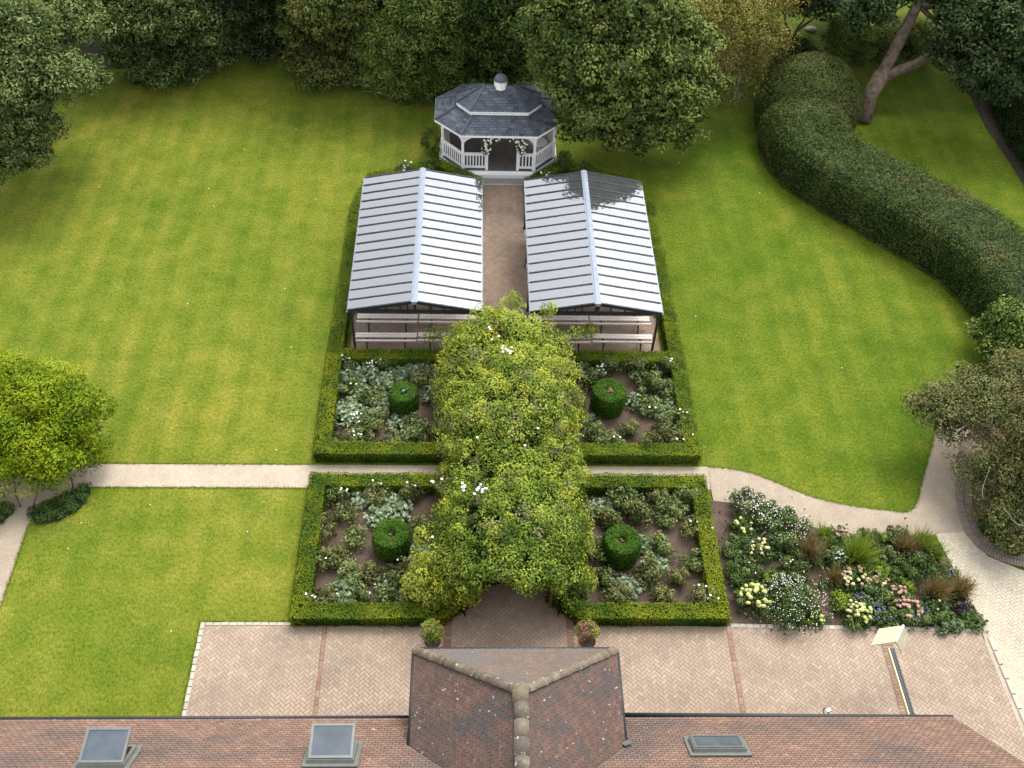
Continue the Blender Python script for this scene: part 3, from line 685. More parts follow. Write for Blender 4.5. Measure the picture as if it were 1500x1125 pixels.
TILE_N = [0]; tile_specs = []
def tiles(A, U, V, poly, tw, gauge, tl, mkey, seltest=None, lift=0.012, th=0.009, jit=0.003):
    """plain tiles in courses on a slope: A origin, U along the eave, V up the slope, poly convex in (u,v)"""
    A, U, V = Vector(A), Vector(U).normalized(), Vector(V).normalized(); N = U.cross(V).normalized()
    poly = ccw(poly); us = [p[0] for p in poly]; v_ = [p[1] for p in poly]; out = MB(); sel = []
    r = 0; v = min(v_)
    while v < max(v_):
        u = min(us) - (tw / 2 if r % 2 else 0)
        while u < max(us):
            g = 0.004; q = [(u + g, v), (u + tw - g, v), (u + tw - g, v + tl), (u + g, v + tl)]
            c = clip(q, poly)
            if area(c) > 0.1 * tw * tl:
                j = random.uniform(-jit, jit); full = area(c) > 0.99 * area(q)
                if full and seltest and seltest(A + U * u + V * v): sel.append((u + tw / 2, v, j))
                else:
                    top = [A + U * a + V * b + N * (lift * (1 - (b - v) / tl) + 0.006 + j) for a, b in c]
                    bot = [p - N * th for p in top]; n = len(c)
                    out.add([tuple(p) for p in top + bot], [tuple(range(n))] + [(i, i + n, (i + 1) % n + n, (i + 1) % n) for i in range(n)])
            u += tw
        v += gauge; r += 1
    return out, sel, (A, U, V, N, tw, tl, lift, th)
def tile_parts(sel, fr_, mkey, parent):
    A, U, V, N, tw, tl, lift, th = fr_; g = 0.004; mb = MB()
    z = lambda b: lift * (1 - b / tl) + 0.006
    mb.add([(-tw / 2 + g, 0, z(0)), (tw / 2 - g, 0, z(0)), (tw / 2 - g, tl, z(tl)), (-tw / 2 + g, tl, z(tl)), (-tw / 2 + g, 0, z(0) - th), (tw / 2 - g, 0, z(0) - th), (tw / 2 - g, tl, z(tl) - th), (-tw / 2 + g, tl, z(tl) - th)],
           [(0, 1, 2, 3), (4, 5, 1, 0), (5, 6, 2, 1), (6, 7, 3, 2), (7, 4, 0, 3)])
    R = Matrix((U, V, N)).transposed().to_4x4(); first = None
    for u, v, j in sel:
        if first is None: first = q = mb.build('tile', M[mkey], parent)
        else: q = first.copy(); C.objects.link(q)
        q.matrix_parent_inverse = Matrix.Translation((0, -6, 0)) if parent is bld else Matrix.Identity(4)
        q.matrix_basis = Matrix.Translation(A + U * u + V * v + N * j) @ R @ Matrix.Rotation(random.uniform(-0.012, 0.012), 4, 'Z')
# main slope: tiles over the part in view and a bit more
t_, sel, frm = tiles((-15.2, EY, EZ), (1, 0, 0), (0, -ct, st_), [(0, 0), (26.15, 0), (27.1, 3.4), (0, 3.4)], 0.165, 0.1, 0.13, 'tile',
                     lambda p: False, lift=0.0045, th=0.005, jit=0.0012)
o = bp(t_, 'tile_field', M['tile']); tag(o, kind='stuff')
# wing
WX, WYF, WZ, RZ = 2.53, 12.10, 3.4, 5.42; APY = 10.05; VY = EY - (WZ - EZ) / math.tan(PHI); RY = EY - (RZ - EZ) / math.tan(PHI); wcx = -0.04
wl, wr = wcx - WX, wcx + WX
for sgn, ex in ((-1, wl), (1, wr)):
    Vv = Vector((-sgn * WX, 0, RZ - WZ)); Lv_ = Vv.length; Vv.normalize()
    U = Vector((0, -1, 0)) if sgn < 0 else Vector((0, 1, 0))
    A = Vector((ex, WYF, WZ)) if sgn < 0 else Vector((ex, VY, WZ))
    if sgn < 0: poly = [(0, 0), (WYF - VY, 0), (WYF - RY, Lv_), (WYF - APY, Lv_)]
    else: poly = [(0, 0), (WYF - VY, 0), (APY - VY, Lv_), (RY - VY, Lv_)]
    side_sel = (lambda p: p.y > 9.2) if sgn < 0 else (lambda p: p.y > 10.2)
    cnt = [0]
    def lim(p, side=sgn, c=cnt):
        c[0] += 1; return p.y > 8.9 and c[0] % 1 == 0 and TILE_N[0] < 10 ** 9
    roof_deck([(ex, WYF - 0.02, WZ - 0.03), (wcx, APY, RZ - 0.03), (wcx, RY, RZ - 0.03), (ex, VY, WZ - 0.03)])
    t_, sel, frm = tiles(A, U, Vv, poly, 0.165, 0.1, 0.15, 'tile_wing', lim)
    sel.sort(key=lambda s: (s[1] < 0.5, s[1])); keep = sel[:150]
    t2 = MB()
    A_, U_, V_, N_, tw, tl, lift, th = frm
    for (u, v, j) in sel[150:]:
        top = [A_ + U_ * (u + a) + V_ * (v + b) + N_ * (lift * (1 - b / tl) + 0.006 + j) for a, b in ((-tw / 2 + .004, 0), (tw / 2 - .004, 0), (tw / 2 - .004, tl), (-tw / 2 + .004, tl))]
        t_.add([tuple(p) for p in top + [p - N_ * th for p in top]], [(0, 1, 2, 3)] + [(i, i + 4, (i + 1) % 4 + 4, (i + 1) % 4) for i in range(4)])
    o = bp(t_, 'tile_field', M['tile_wing']); tag(o, kind='stuff')
    tile_parts(keep, frm, 'tile_wing', bld)
roof_deck([(wl, WYF, WZ - 0.03), (wr, WYF, WZ - 0.03), (wcx, APY, RZ - 0.03)])
Vv = Vector((0, APY - WYF, RZ - WZ)); Lf = Vv.length
t_, sel, frm = tiles((wr, WYF, WZ), (-1, 0, 0), Vv, [(0, 0), (2 * WX, 0), (WX, Lf)], 0.165, 0.1, 0.15, 'tile_front')
o = bp(t_, 'tile_field', M['tile_front']); tag(o, kind='stuff')
# bonnet tiles on the two hips, half-round ridge tiles
def half_tile(L, r0, r1, th=0.015, n=7, ang=RAD(75)):
    mb = MB(); vs = []
    for y, r in ((0, r0), (L, r1)):
        for k in range(n):
            a = -ang + 2 * ang * k / (n - 1); vs.append((r * math.sin(a), y, r * math.cos(a) - r1 * math.cos(ang)))
        for k in range(n):
            a = -ang + 2 * ang * k / (n - 1); vs.append(((r - th) * math.sin(a), y, (r - th) * math.cos(a) - r1 * math.cos(ang)))
    fs = []
    for k in range(n - 1):
        fs += [(k, k + 1, 2 * n + k + 1, 2 * n + k), (k + 1, k, n + k, n + k + 1), (3 * n + k, 3 * n + k + 1, n + k + 1, n + k), (2 * n + k, 2 * n + k + 1, 3 * n + k + 1, 3 * n + k)]
    mb.add(vs, fs); return mb
def along(name, a, b, step, mb, m, up=(0, 0, 1)):
    a, b = Vector(a), Vector(b); d = (b - a); n = int(d.length / step); d.normalize(); s = d.cross(Vector(up)).normalized(); u = s.cross(d); R = Matrix((s, d, u)).transposed().to_4x4(); first = None
    for k in range(n):
        if first is None: first = q = bp(mb, name, m, smooth=True)
        else: q = first.copy(); C.objects.link(q)
        q.matrix_basis = Matrix.Translation(a + d * (k * step) + u * random.uniform(-0.006, 0.006)) @ R @ Matrix.Rotation(random.uniform(-0.05, 0.05), 4, 'Y') @ Matrix.Rotation(random.uniform(-0.07, 0.07), 4, 'Z') @ Matrix.Diagonal((random.uniform(0.94, 1.07), 1, random.uniform(0.88, 1.06), 1))
bon = half_tile(0.15, 0.132, 0.110, ang=RAD(62))
along('bonnet_tile', (wl + 0.02, WYF - 0.02, WZ + 0.02), (wcx, APY - 0.02, RZ + 0.04), 0.105, bon, M['bonnet'])
along('bonnet_tile', (wr - 0.02, WYF - 0.02, WZ + 0.02), (wcx, APY - 0.02, RZ + 0.04), 0.105, bon, M['bonnet'])
along('ridge_tile', (wcx, APY + 0.12, RZ + 0.035), (wcx, RY, RZ + 0.035), 0.40, half_tile(0.40, 0.196, 0.190, 0.022, ang=RAD(62)), M['bonnet'])
mbm = MB()
k = APY + 0.12
blob_core(mbm, (wcx, APY + 0.06, RZ + 0.03), (0.19, 0.16, 0.085), 10, 6)
bp(mbm, 'mortar_bedding', M['bonnet'], smooth=True)
# gutters and verge
mbg = MB(); mbg.tube([(wr + 0.05, EY + 0.07, EZ - 0.04), (11.0, EY - 0.02, EZ - 0.04)], 0.06, 10); bp(mbg, 'gutter', M['black'], smooth=True)
mbg = MB(); mbg.tube([(-15.2, EY + 0.035, EZ - 0.05), (wl - 0.05, EY + 0.035, EZ - 0.05)], 0.05, 10); bp(mbg, 'gutter', M['black'], smooth=True)
mbg = MB(); mbg.tube([(wl - 0.02, WYF + 0.03, WZ - 0.05), (wr + 0.02, WYF + 0.03, WZ - 0.05)], 0.05, 10)
mbg.tube([(wl - 0.03, WYF, WZ - 0.05), (wl - 0.03, VY, WZ - 0.05)], 0.045, 8); mbg.tube([(wr + 0.03, WYF, WZ - 0.05), (wr + 0.03, VY, WZ - 0.05)], 0.045, 8); bp(mbg, 'gutter', M['black'], smooth=True)
# lead flashing at the foot of the right-hand valley
mbf = MB(); q0 = main_pt(wr + 0.02, 1.42, 0.05); mbf.box(q0, (0.22, 0.18, 0.03), Matrix.Rotation(-PHI, 3, 'X') @ Matrix.Rotation(0.5, 3, 'Z'))
bp(mbf, 'flashing', M['sash_grey'])
# skylights
Rm = Matrix(((1, 0, 0), (0, ct, -st_), (0, -st_, -ct)))  # columns below are built explicitly
def skylight(xl, xr, v0, v1, opened, yaw=0.0):
    U = Vector((1, 0, 0)); V = Vector((0, -ct, st_)); N = Vector((0, st_, ct)); A = Vector((0, EY, EZ))
    base = Vector(((xl + xr) / 2, 0, 0)) + A + V * v0; cx = (xl + xr) / 2; w_ = xr - xl; L = v1 - v0
    root = empty('skylight', base + Vector((0, -6, 0))); root.parent = bld
    def pt(u, v, h): return Vector((cx + u, EY, EZ)) + V * (v0 + v) + N * h - base
    R = Matrix((U, V, N)).transposed()
    mb = MB(); t = 0.07
    for u, v, su, sv in ((0, t / 2, w_, t), (0, L - t / 2, w_, t), (-w_ / 2 + t / 2, L / 2, t, L - 2 * t), (w_ / 2 - t / 2, L / 2, t, L - 2 * t)):
        mb.box(pt(u, v, 0.07), (su, sv, 0.14), R)
    mb.box(pt(0, L + 0.06, 0.03), (w_ + 0.2, 0.12, 0.03), R); mb.box(pt(0, -0.08, 0.03), (w_ + 0.16, 0.16, 0.02), R)
    mb.box(pt(-w_ / 2 - 0.05, L / 2, 0.03), (0.1, L, 0.03), R); mb.box(pt(w_ / 2 + 0.05, L / 2, 0.03), (0.1, L, 0.03), R)
    mb.build('frame', M['frame_grey'], root)
    # sash, hung at its upper edge
    an = RAD(-38) if opened else 0.0
    hv = L - 0.03; d2 = V * math.cos(an) + N * math.sin(an); n2 = U.cross(d2)
    def pt2(u, s, h): return Vector((cx + u, EY, EZ)) + V * (v0 + hv) + N * 0.16 - d2 * s + n2 * h - base
    R2 = Matrix((U, d2, n2)).transposed(); t = 0.06; L2 = L - 0.04; W2 = w_ - 0.06; mb = MB()
    for u, s, su, sv in ((0, t / 2, W2, t), (0, L2 - t / 2, W2, t), (-W2 / 2 + t / 2, L2 / 2, t, L2 - 2 * t), (W2 / 2 - t / 2, L2 / 2, t, L2 - 2 * t)):
        mb.box(pt2(u, s, 0.02), (su, sv, 0.05), R2)
    mb.build('sash', M['sash_grey'], root)
    mb = MB(); mb.box(pt2(0, L2 / 2, 0.015), (W2 - 2 * t, L2 - 2 * t, 0.012), R2); mb.build('pane', M['pane_dark'], root)
    if opened:
        mb = MB()
        for sx in (-1, 1): mb.bar(pt(sx * (w_ / 2 - 0.08), L * 0.45, 0.14), pt2(sx * (W2 / 2 - 0.05), L2 * 0.6, 0), 0.02, 0.02)
        mb.build('stay', M['black'], root)
    else:
        mb = MB(); mb.box(pt(0, L * 0.5, 0.06), (w_ * 0.8, L * 0.8, 0.02), R); mb.build('inner_board', M['black'], root)
    return root
xa, va = roof_hit(1017, 1097, 0.15); xb, vb = roof_hit(1094, 1095, 0.15); xc, vc = roof_hit(1005, 1077, 0.15)
skylight(xa, xb, vc, (va + vb) / 2, False)
sx1, sv1 = roof_hit(108, 1119, 0.15); sx2, _ = roof_hit(182, 1119, 0.15)
skylight(sx1 + 0.04, sx1 + 1.10, sv1 - 0.86, sv1, True)
sx1, sv1 = roof_hit(446, 1112, 0.15)
skylight(sx1 + 0.04, sx1 + 1.10, sv1 - 0.86, sv1, True)

# small security lamp under the eaves
lm = tag(empty('security_lamp', (7.8, 10.86, 2.45)), 'small white security lamp on a black bracket poking out from the gutter', 'lamp')
mb = MB(); mb.tube([(-0.05, -0.2, -0.05), (-0.05, 0.05, 0.0), (0.0, 0.1, 0.0)], 0.015, 6); mb.tube([(0.06, -0.2, -0.05), (0.06, 0.05, 0.0), (0.0, 0.1, 0.0)], 0.015, 6); mb.build('bracket', M['black'], lm)
mb = MB(); mb.box((0.07, 0.04, 0.0), (0.12, 0.08, 0.06), Matrix.Rotation(0.35, 3, 'Z')); mb.build('lamp_head', M['plastic_white'], lm)

# beam with a cream gabled hood
hb = tag(empty('projecting_beam', (9.95, 10.6, 2.4)), 'long black and white beam reaching out level from the eaves, holding up the cream hood', 'beam')
mb = MB(); mb.bar((0.06, -0.3, 0.0), (0.02, 2.0, 0.0), 0.11, 0.12); mb.build('dark_channel', M['black'], hb)
mb = MB(); mb.bar((0.085, -0.3, 0.066), (0.045, 1.9, 0.066), 0.03, 0.012); mb.build('channel_lip', M['black'], hb)
mb = MB(); mb.bar((-0.035, -0.3, 0.0), (-0.075, 2.0, 0.0), 0.035, 0.14); mb.build('cream_board', M['cream'], hb)
mb = MB(); mb.box((0.02, -0.32, -1.2), (0.12, 0.12, 2.4)); mb.build('post', M['black'], hb)
hd = tag(empty('gabled_hood', (10.14, 12.80, 2.46)), 'cream gabled hood with two sloping boards on the tip of the beam', 'hood')
A = G(1312, 940, 2.55) - Vector((10.14, 12.80, 2.46)); B = A + Vector((0.33, 0.47, 0.02))
dl = Vector((-0.56, 0.06, -0.30)); dr = Vector((0.40, 0.02, -0.72))
def panel(mb, a, b, d, th, mi=0):
    n = (b - a).cross(d).normalized() * th
    vs = [a, b, b + d, a + d]; vs = [tuple(v) for v in vs] + [tuple(v - n) for v in vs]
    mb.add(vs, [(0, 1, 2, 3), (7, 6, 5, 4), (0, 4, 5, 1), (1, 5, 6, 2), (2, 6, 7, 3), (3, 7, 4, 0)], mi)
mb = MB(); panel(mb, A, B, dl, 0.03); mb.build('board', M['cream'], hd)
mb = MB(); panel(mb, A + Vector((0.01, 0, 0)), B + Vector((0.01, 0, 0)), dr, -0.03); mb.build('board', M['cream_dirty'], hd)
mb = MB(); mb.bar(A + Vector((0.0, 0, 0.012)), B + Vector((0, 0, 0.012)), 0.05, 0.03); mb.build('ridge_strip', M['plastic_white'], hd)
mb = MB(); a2 = A + (B - A) * 0.7 + Vector((0, 0, -0.05)); mb.add([tuple(a2), tuple(a2 + dl * 0.9), tuple(a2 + dr * 0.9)], [(0, 1, 2)]); mb.add([tuple(a2 + Vector((0.01, 0.02, 0))), tuple(a2 + dl * 0.9 + Vector((0.01, 0.02, 0))), tuple(a2 + dr * 0.9 + Vector((0.01, 0.02, 0)))], [(2, 1, 0)]); mb.build('gable_board', M['cream_dirty'], hd)

# ------------------------------------------------------------------ box hedges
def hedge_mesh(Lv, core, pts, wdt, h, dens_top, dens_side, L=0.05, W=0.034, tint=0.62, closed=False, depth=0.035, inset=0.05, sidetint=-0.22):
    """a clipped hedge following a polyline: core box and a coat of leaves; mitred corners"""
    n = len(pts); P = [Vector((p[0], p[1], 0)) for p in pts]; Lft = []; Rgt = []
    for i in range(n):
        a = P[(i - 1) % n] if (closed or i > 0) else None; b = P[(i + 1) % n] if (closed or i < n - 1) else None
        d1 = (P[i] - a).normalized() if a is not None else None; d2 = (b - P[i]).normalized() if b is not None else None
        if d1 is None: d1 = d2
        if d2 is None: d2 = d1
        n1 = Vector((-d1.y, d1.x, 0)); n2 = Vector((-d2.y, d2.x, 0)); m = (n1 + n2).normalized(); k = 1 / max(0.4, m.dot(n1))
        Lft.append(P[i] + m * (wdt / 2) * k); Rgt.append(P[i] - m * (wdt / 2) * k)
    segs = range(n if closed else n - 1)
    up = Vector((0, 0, h))
    for i in segs:
        j = (i + 1) % n; l0, l1, r0, r1 = Lft[i], Lft[j], Rgt[i], Rgt[j]
        surf_leaves(Lv, [l0 + up, l1 + up, r1 + up, r0 + up], (0, 0, 1), dens_top, L, W, tint + 0.12, depth, jitter=0.4)  # top tinted lighter than the sides, imitating light from above
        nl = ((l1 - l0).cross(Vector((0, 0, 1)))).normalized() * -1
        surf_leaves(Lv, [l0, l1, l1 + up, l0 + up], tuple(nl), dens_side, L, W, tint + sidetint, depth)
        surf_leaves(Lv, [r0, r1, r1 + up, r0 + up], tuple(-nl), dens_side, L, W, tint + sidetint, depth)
        ctr = (l0 + l1 + r0 + r1) / 4; q = []
        for p, o_ in ((l0, r0), (l1, r1), (r1, l1), (r0, l0)): q.append(p + (o_ - p).normalized() * inset)
        z = h - inset
        core.add([(p.x, p.y, 0) for p in q] + [(p.x, p.y, z) for p in q], [(4, 5, 6, 7), (0, 1, 5, 4), (1, 2, 6, 5), (2, 3, 7, 6), (3, 0, 4, 7)])
    if not closed:
        for i, s in ((0, -1), (n - 1, 1)):
            d = (P[1] - P[0]).normalized() * -1 if i == 0 else (P[-1] - P[-2]).normalized()
            surf_leaves(Lv, [Lft[i], Rgt[i], Rgt[i] + up, Lft[i] + up], tuple(d), dens_side, L, W, tint + sidetint, depth)

def box_hedge(name, label, rings, h=HH, w_=HW):
    Lv = Leaves(); core = MB()
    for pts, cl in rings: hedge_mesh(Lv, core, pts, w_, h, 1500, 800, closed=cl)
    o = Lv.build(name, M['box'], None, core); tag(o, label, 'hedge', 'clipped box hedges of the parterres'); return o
hw = HW / 2; XO = HX - hw
box_hedge('box_hedge', 'low clipped box hedge framing the lower left parterre, with slanted inner corner', [([(-1.25, LY1 - hw), (-XO, LY1 - hw), (-XO, LY0 + hw), (-2.05, LY0 + hw), (-1.15, LY0 + hw + 0.75)], False)])
box_hedge('box_hedge', 'low clipped box hedge framing the lower right parterre, with slanted inner corner', [([(1.25, LY1 - hw), (XO, LY1 - hw), (XO, LY0 + hw), (2.05, LY0 + hw), (1.15, LY0 + hw + 0.75)], False)])
box_hedge('box_hedge', 'low clipped box hedge round the upper left parterre and on past the left shelter', [([(-1.25, UY1 - hw), (-XO, UY1 - hw), (-XO, UY0 + hw), (-1.25, UY0 + hw)], False), ([(-XO, UY1 - hw * 2), (-5.98, 33.4)], False), ([(-5.98, 33.4), (-5.5, 35.3), (-4.3, 35.7), (-2.75, 36.3), (-1.15, 35.15), (-1.15, 33.1)], False)])
box_hedge('box_hedge', 'low clipped box hedge round the upper right parterre and on past the right shelter', [([(1.25, UY1 - hw), (XO, UY1 - hw), (XO, UY0 + hw), (1.25, UY0 + hw)], False), ([(XO, UY1 - hw * 2), (5.98, 33.4)], False), ([(5.98, 33.4), (5.2, 35.3), (4.2, 35.8), (2.5, 36.3), (1.15, 35.15), (1.15, 33.1)], False)])

# ------------------------------------------------------------------ topiary drums
def topiary(px, py, r, h, label, orn):
    c = G(px, py, h); Lv = Leaves(); core = MB(); n = int(2 * math.pi * r * h * 1100)
    root = tag(empty('topiary_drum', (c.x, c.y, 0)), label, 'topiary', 'round clipped box drums in the parterres')
    prof = [(0.93, 0.0), (1.0, 0.3), (1.02, 0.6), (1.0, 0.85), (0.9, 0.97)]
    a = rng.random(n) * 2 * math.pi; z = rng.random(n) * h; rr = np.interp(z / h, [0, 0.3, 0.6, 0.85, 1], [0.90, 1.0, 1.03, 1.0, 0.88]) * r + rng.uniform(-0.02, 0.03, n)
    N = np.stack([np.cos(a), np.sin(a), np.full(n, 0.1)], 1)
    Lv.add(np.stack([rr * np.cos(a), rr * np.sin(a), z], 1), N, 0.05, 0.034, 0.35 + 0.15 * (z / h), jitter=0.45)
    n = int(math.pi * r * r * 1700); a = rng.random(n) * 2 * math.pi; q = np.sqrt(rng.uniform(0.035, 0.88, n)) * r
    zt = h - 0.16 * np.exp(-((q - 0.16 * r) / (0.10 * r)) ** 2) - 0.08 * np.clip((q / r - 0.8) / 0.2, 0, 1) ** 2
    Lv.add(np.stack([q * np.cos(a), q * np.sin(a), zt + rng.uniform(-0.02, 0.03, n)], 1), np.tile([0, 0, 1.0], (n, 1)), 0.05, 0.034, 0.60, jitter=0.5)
    core.lathe([(0.86 * r, 0), (0.95 * r, 0.4 * h), (0.93 * r, 0.85 * h), (0.82 * r, h - 0.06), (0.24 * r, h - 0.07), (0.16 * r, h - 0.26), (0.0, h - 0.28)], (0, 0, 0), 24)
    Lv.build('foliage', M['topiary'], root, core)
    mb = MB()
    if orn == 0:
        mb.tube([(0.0, 0, h - 0.3), (0.0, 0, h + 0.02)], 0.015, 6); blob_core(mb, (0, 0, h + 0.02), 0.055, 10, 6); mb.tube([(-0.12, -0.05, h - 0.02), (0.16, 0.1, h + 0.06)], 0.008, 5); mb.build('finial', M['verdigris'], root, smooth=True)
    elif orn == 1:
        L2 = Leaves(); L2.add(np.array([0, 0, h - 0.02]) + rng.normal(0, 0.06, (26, 3)), np.tile([0, 0, 1.0], (26, 1)), 0.09, 0.05, 0.9); L2.build('dry_leaves', M['brown_grass'], root)
    else:
        L2 = Leaves(); L2.add(np.array([0, 0, h - 0.12]) + rng.normal(0, 0.035, (14, 3)), np.tile([0, 0, 1.0], (14, 1)), 0.07, 0.045, 0.6); L2.build('dry_leaves', M['brown_grass'], root)
    return root
topiary(591, 573, 0.50, 0.90, 'green clipped drum in the upper left parterre with a small verdigris finial in its crown', 0)
topiary(893, 571, 0.58, 0.95, 'green clipped drum in the upper right parterre with dry orange leaves in its hollow', 1)
topiary(573, 780, 0.57, 0.92, 'rounded green drum in the lower left parterre with a dark hollow in its top', 3)
topiary(912, 789, 0.57, 0.98, 'tall green drum in the lower right parterre with a tiny orange tuft in its centre', 2)

# ------------------------------------------------------------------ rose bushes and silvery plants in the parterres
def rose_mesh(mat, seed, flowers=0):
    Lv = Leaves(); core = MB()
    for k in range(13):
        d = sph(1)[0]; d[2] = abs(d[2]); c = np.array([d[0] * 0.30, d[1] * 0.30, 0.16 + d[2] * 0.26]) + rng.normal(0, 0.035, 3)
        clump(Lv, c, rng.uniform(0.12, 0.20), 52, 0.080, 0.048, 0.52 + rng.normal(0, 0.16), flat=0.8, jitter=0.45)
    for k in range(9):
        a = rng.random() * 6.28; L_ = rng.uniform(0.2, 0.5); core.tube([(0, 0, 0), (L_ * 0.6 * math.cos(a), L_ * 0.6 * math.sin(a), 0.25), (L_ * math.cos(a), L_ * math.sin(a), 0.45)], [0.012, 0.008, 0.005], 4)
    blob_core(core, (0, 0, 0.14), (0.17, 0.17, 0.12), 8, 5)
    m = 130; d = sph(m); d[:, 2] = abs(d[:, 2]); Lv.add(d * np.array([0.26, 0.26, 0.3]) * rng.uniform(0.5, 1, (m, 1)) + [0, 0, 0.06], d + [0, 0, 0.4], 0.09, 0.055, 0.25)
    o = Lv.build('foliage', mat, None, core); C.objects.unlink(o); return o.data
def silver_mesh():
    Lv = Leaves()
    for k in range(60):
        a = rng.random() * 6.28; q = math.sqrt(rng.random()) * 0.36
        Lv.add([[q * math.cos(a), q * math.sin(a), 0.26 - 0.3 * q + rng.normal(0, 0.03)]] * 3 + rng.normal(0, 0.04, (3, 3)), [[0.5 * math.cos(a) * q, 0.5 * math.sin(a) * q, 0.7]] * 3, 0.125, 0.095, rng.uniform(0.35, 0.95), fold=0.1, jitter=0.35)
    Lv.add(rng.normal(0, 0.15, (60, 3)) * [1, 1, 0.3] + [0, 0, 0.1], np.tile([0, 0, 1.0], (60, 1)), 0.12, 0.09, 0.1)
    o = Lv.build('foliage', M['silver'], None); C.objects.unlink(o); return o.data
roseM = [rose_mesh(M['rose'], i) for i in range(3)] + [rose_mesh(M['rose2'], i) for i in range(2)]
silvM = [silver_mesh() for i in range(3)]
def flower_mesh(m, n, spread, size, zc, up=0.12, petals=6):
    mb = MB()
    for k in range(n):
        x, y = rng.normal(0, spread, 2); z = zc + abs(rng.normal(0, up)); s = size * rng.uniform(0.7, 1.25)
        for j in range(petals):
            a = j * 2 * math.pi / petals + rng.random(); t = 0.35
            dx, dy = math.cos(a), math.sin(a); px_, py_ = -dy, dx
            mb.add([(x, y, z), (x + dx * s * .6 + px_ * s * .35, y + dy * s * .6 + py_ * s * .35, z + s * t), (x + dx * s, y + dy * s, z + s * t * .9), (x + dx * s * .6 - px_ * s * .35, y + dy * s * .6 - py_ * s * .35, z + s * t)], [(0, 1, 2, 3)])
    me = mb.build('flower', m); C.objects.unlink(me); return me.data
whiteF = [flower_mesh(M['petal_white'], n, 0.09, 0.042, 0.50) for n in (2, 4, 9)]
BEDS = {
 'upper left': dict(rose=[(518,529),(509,566),(544,580),(556,533),(550,615),(501,643),(567,645),(605,643),(607,622),(624,556),(534,612),(528,636),(648,590),(640,628)], silver=[(534,546),(560,554),(599,541),(640,552),(532,574),(562,590),(513,593),(522,606),(580,545),(638,576),(583,617),(580,645),(618,537),(500,606),(508,548)], flow=[(507,523,1),(541,541,2),(506,605,2),(524,638,1),(512,560,0),(548,524,0)]),
 'upper right': dict(rose=[(869,557),(891,538),(932,542),(975,540),(955,565),(981,570),(945,592),(966,624),(992,617),(994,643),(923,628),(865,620),(880,638),(845,587),(904,650),(953,652),(958,597)], silver=[(972,602),(984,590),(849,538),(934,585)], flow=[(884,540,2),(985,527,2),(1001,602,1),(949,599,0),(899,638,0),(993,648,0),(1011,634,0)]),
 'lower left': dict(rose=[(489,725),(512,746),(482,769),(519,786),(479,818),(497,812),(510,841),(539,836),(470,871),(530,873),(558,721),(604,725),(616,769),(583,836),(578,873),(611,868),(493,871),(640,835),(640,870)], silver=[(572,733),(585,745),(553,753),(505,862),(567,853),(609,806),(535,722)], flow=[(553,706,1),(603,708,1),(452,881,1),(465,815,0),(581,815,0),(530,866,0),(499,714,0),(600,842,0),(497,716,0)]),
 'lower right': dict(rose=[(909,730),(929,755),(964,730),(980,755),(1008,732),(1020,774),(966,802),(1022,818),(994,846),(943,836),(1031,873),(971,873),(906,876),(885,848),(888,762),(867,806),(851,839),(925,733),(975,742),(845,872)], silver=[(879,742),(925,855),(960,823),(946,794),(912,855)], flow=[(835,872,1),(1060,890,1),(1024,856,0),(1037,771,0),(1000,762,0),(997,709,0)]),
}
ORD = ['first', 'second', 'third', 'fourth', 'fifth', 'sixth', 'seventh', 'eighth', 'ninth', 'tenth', 'eleventh', 'twelfth']
def rows_label(items):
    """order plants by depth rows, then from the left"""
    it = sorted(items, key=lambda q: q[1]); rows = []; 
    for q in it:
        if rows and q[1] - rows[-1][0][1] < 24: rows[-1].append(q)
        else: rows.append([q])
    res = {}
    for ri, row in enumerate(rows):
        rn = 'back' if ri == 0 else ('front' if ri == len(rows) - 1 else ORD[ri])
        for ci, q in enumerate(sorted(row, key=lambda t: t[0])): res[q] = (rn, ORD[ci])
    return res
for bed, dct in BEDS.items():
    for kind in ('rose', 'silver'):
        lab = rows_label(dct[kind])
        for i, q in enumerate(dct[kind]):
            g = G(q[0], q[1], 0.28); rn, cn = lab[q]
            me = roseM[rng.integers(0, 5)] if kind == 'rose' else silvM[rng.integers(0, 3)]
            o = bpy.data.objects.new('rose_bush' if kind == 'rose' else 'silver_leaved_plant', me); C.objects.link(o)
            s = rng.uniform(0.96, 1.2) if kind == 'rose' else rng.uniform(0.95, 1.3)
            o.location = (g.x, g.y, 0.0); o.rotation_euler = (0, 0, rng.random() * 6.28); o.scale = (s * rng.uniform(0.9, 1.12), s * rng.uniform(0.9, 1.12), s * rng.uniform(0.85, 1.2))
            if kind == 'rose': tag(o, 'rose bush in the %s parterre, %s row, %s from the left' % (bed, rn, cn), 'rose bush', 'rose bushes in the parterres')
            else: tag(o, 'silvery plant in the %s parterre, %s row, %s from the left' % (bed, rn, cn), 'plant', 'silvery plants in the parterres')
    for k, (px, py, n) in enumerate(dct['flow']):
        g = G(px, py, 0.6)
        near = min([x for x in C.objects if x.name.startswith('rose_bush') and not x.parent], key=lambda x: (x.location - Vector((g.x, g.y, 0))).length)
        g = Vector((near.location.x + max(-0.22, min(0.22, g.x - near.location.x)), near.location.y + max(-0.2, min(0.2, g.y - near.location.y)), 0)); o = bpy.data.objects.new('white_flower', whiteF[n]); C.objects.link(o); tag(o, kind='stuff'); o.location = (g.x, g.y, -0.06)
        rb = min([x for x in C.objects if x.name.startswith('rose_bush') and not x.parent], key=lambda x: (x.location - Vector((g.x, g.y, 0))).length)
        o.parent = rb; bpy.context.view_layer.update(); o.matrix_parent_inverse = rb.matrix_world.inverted()

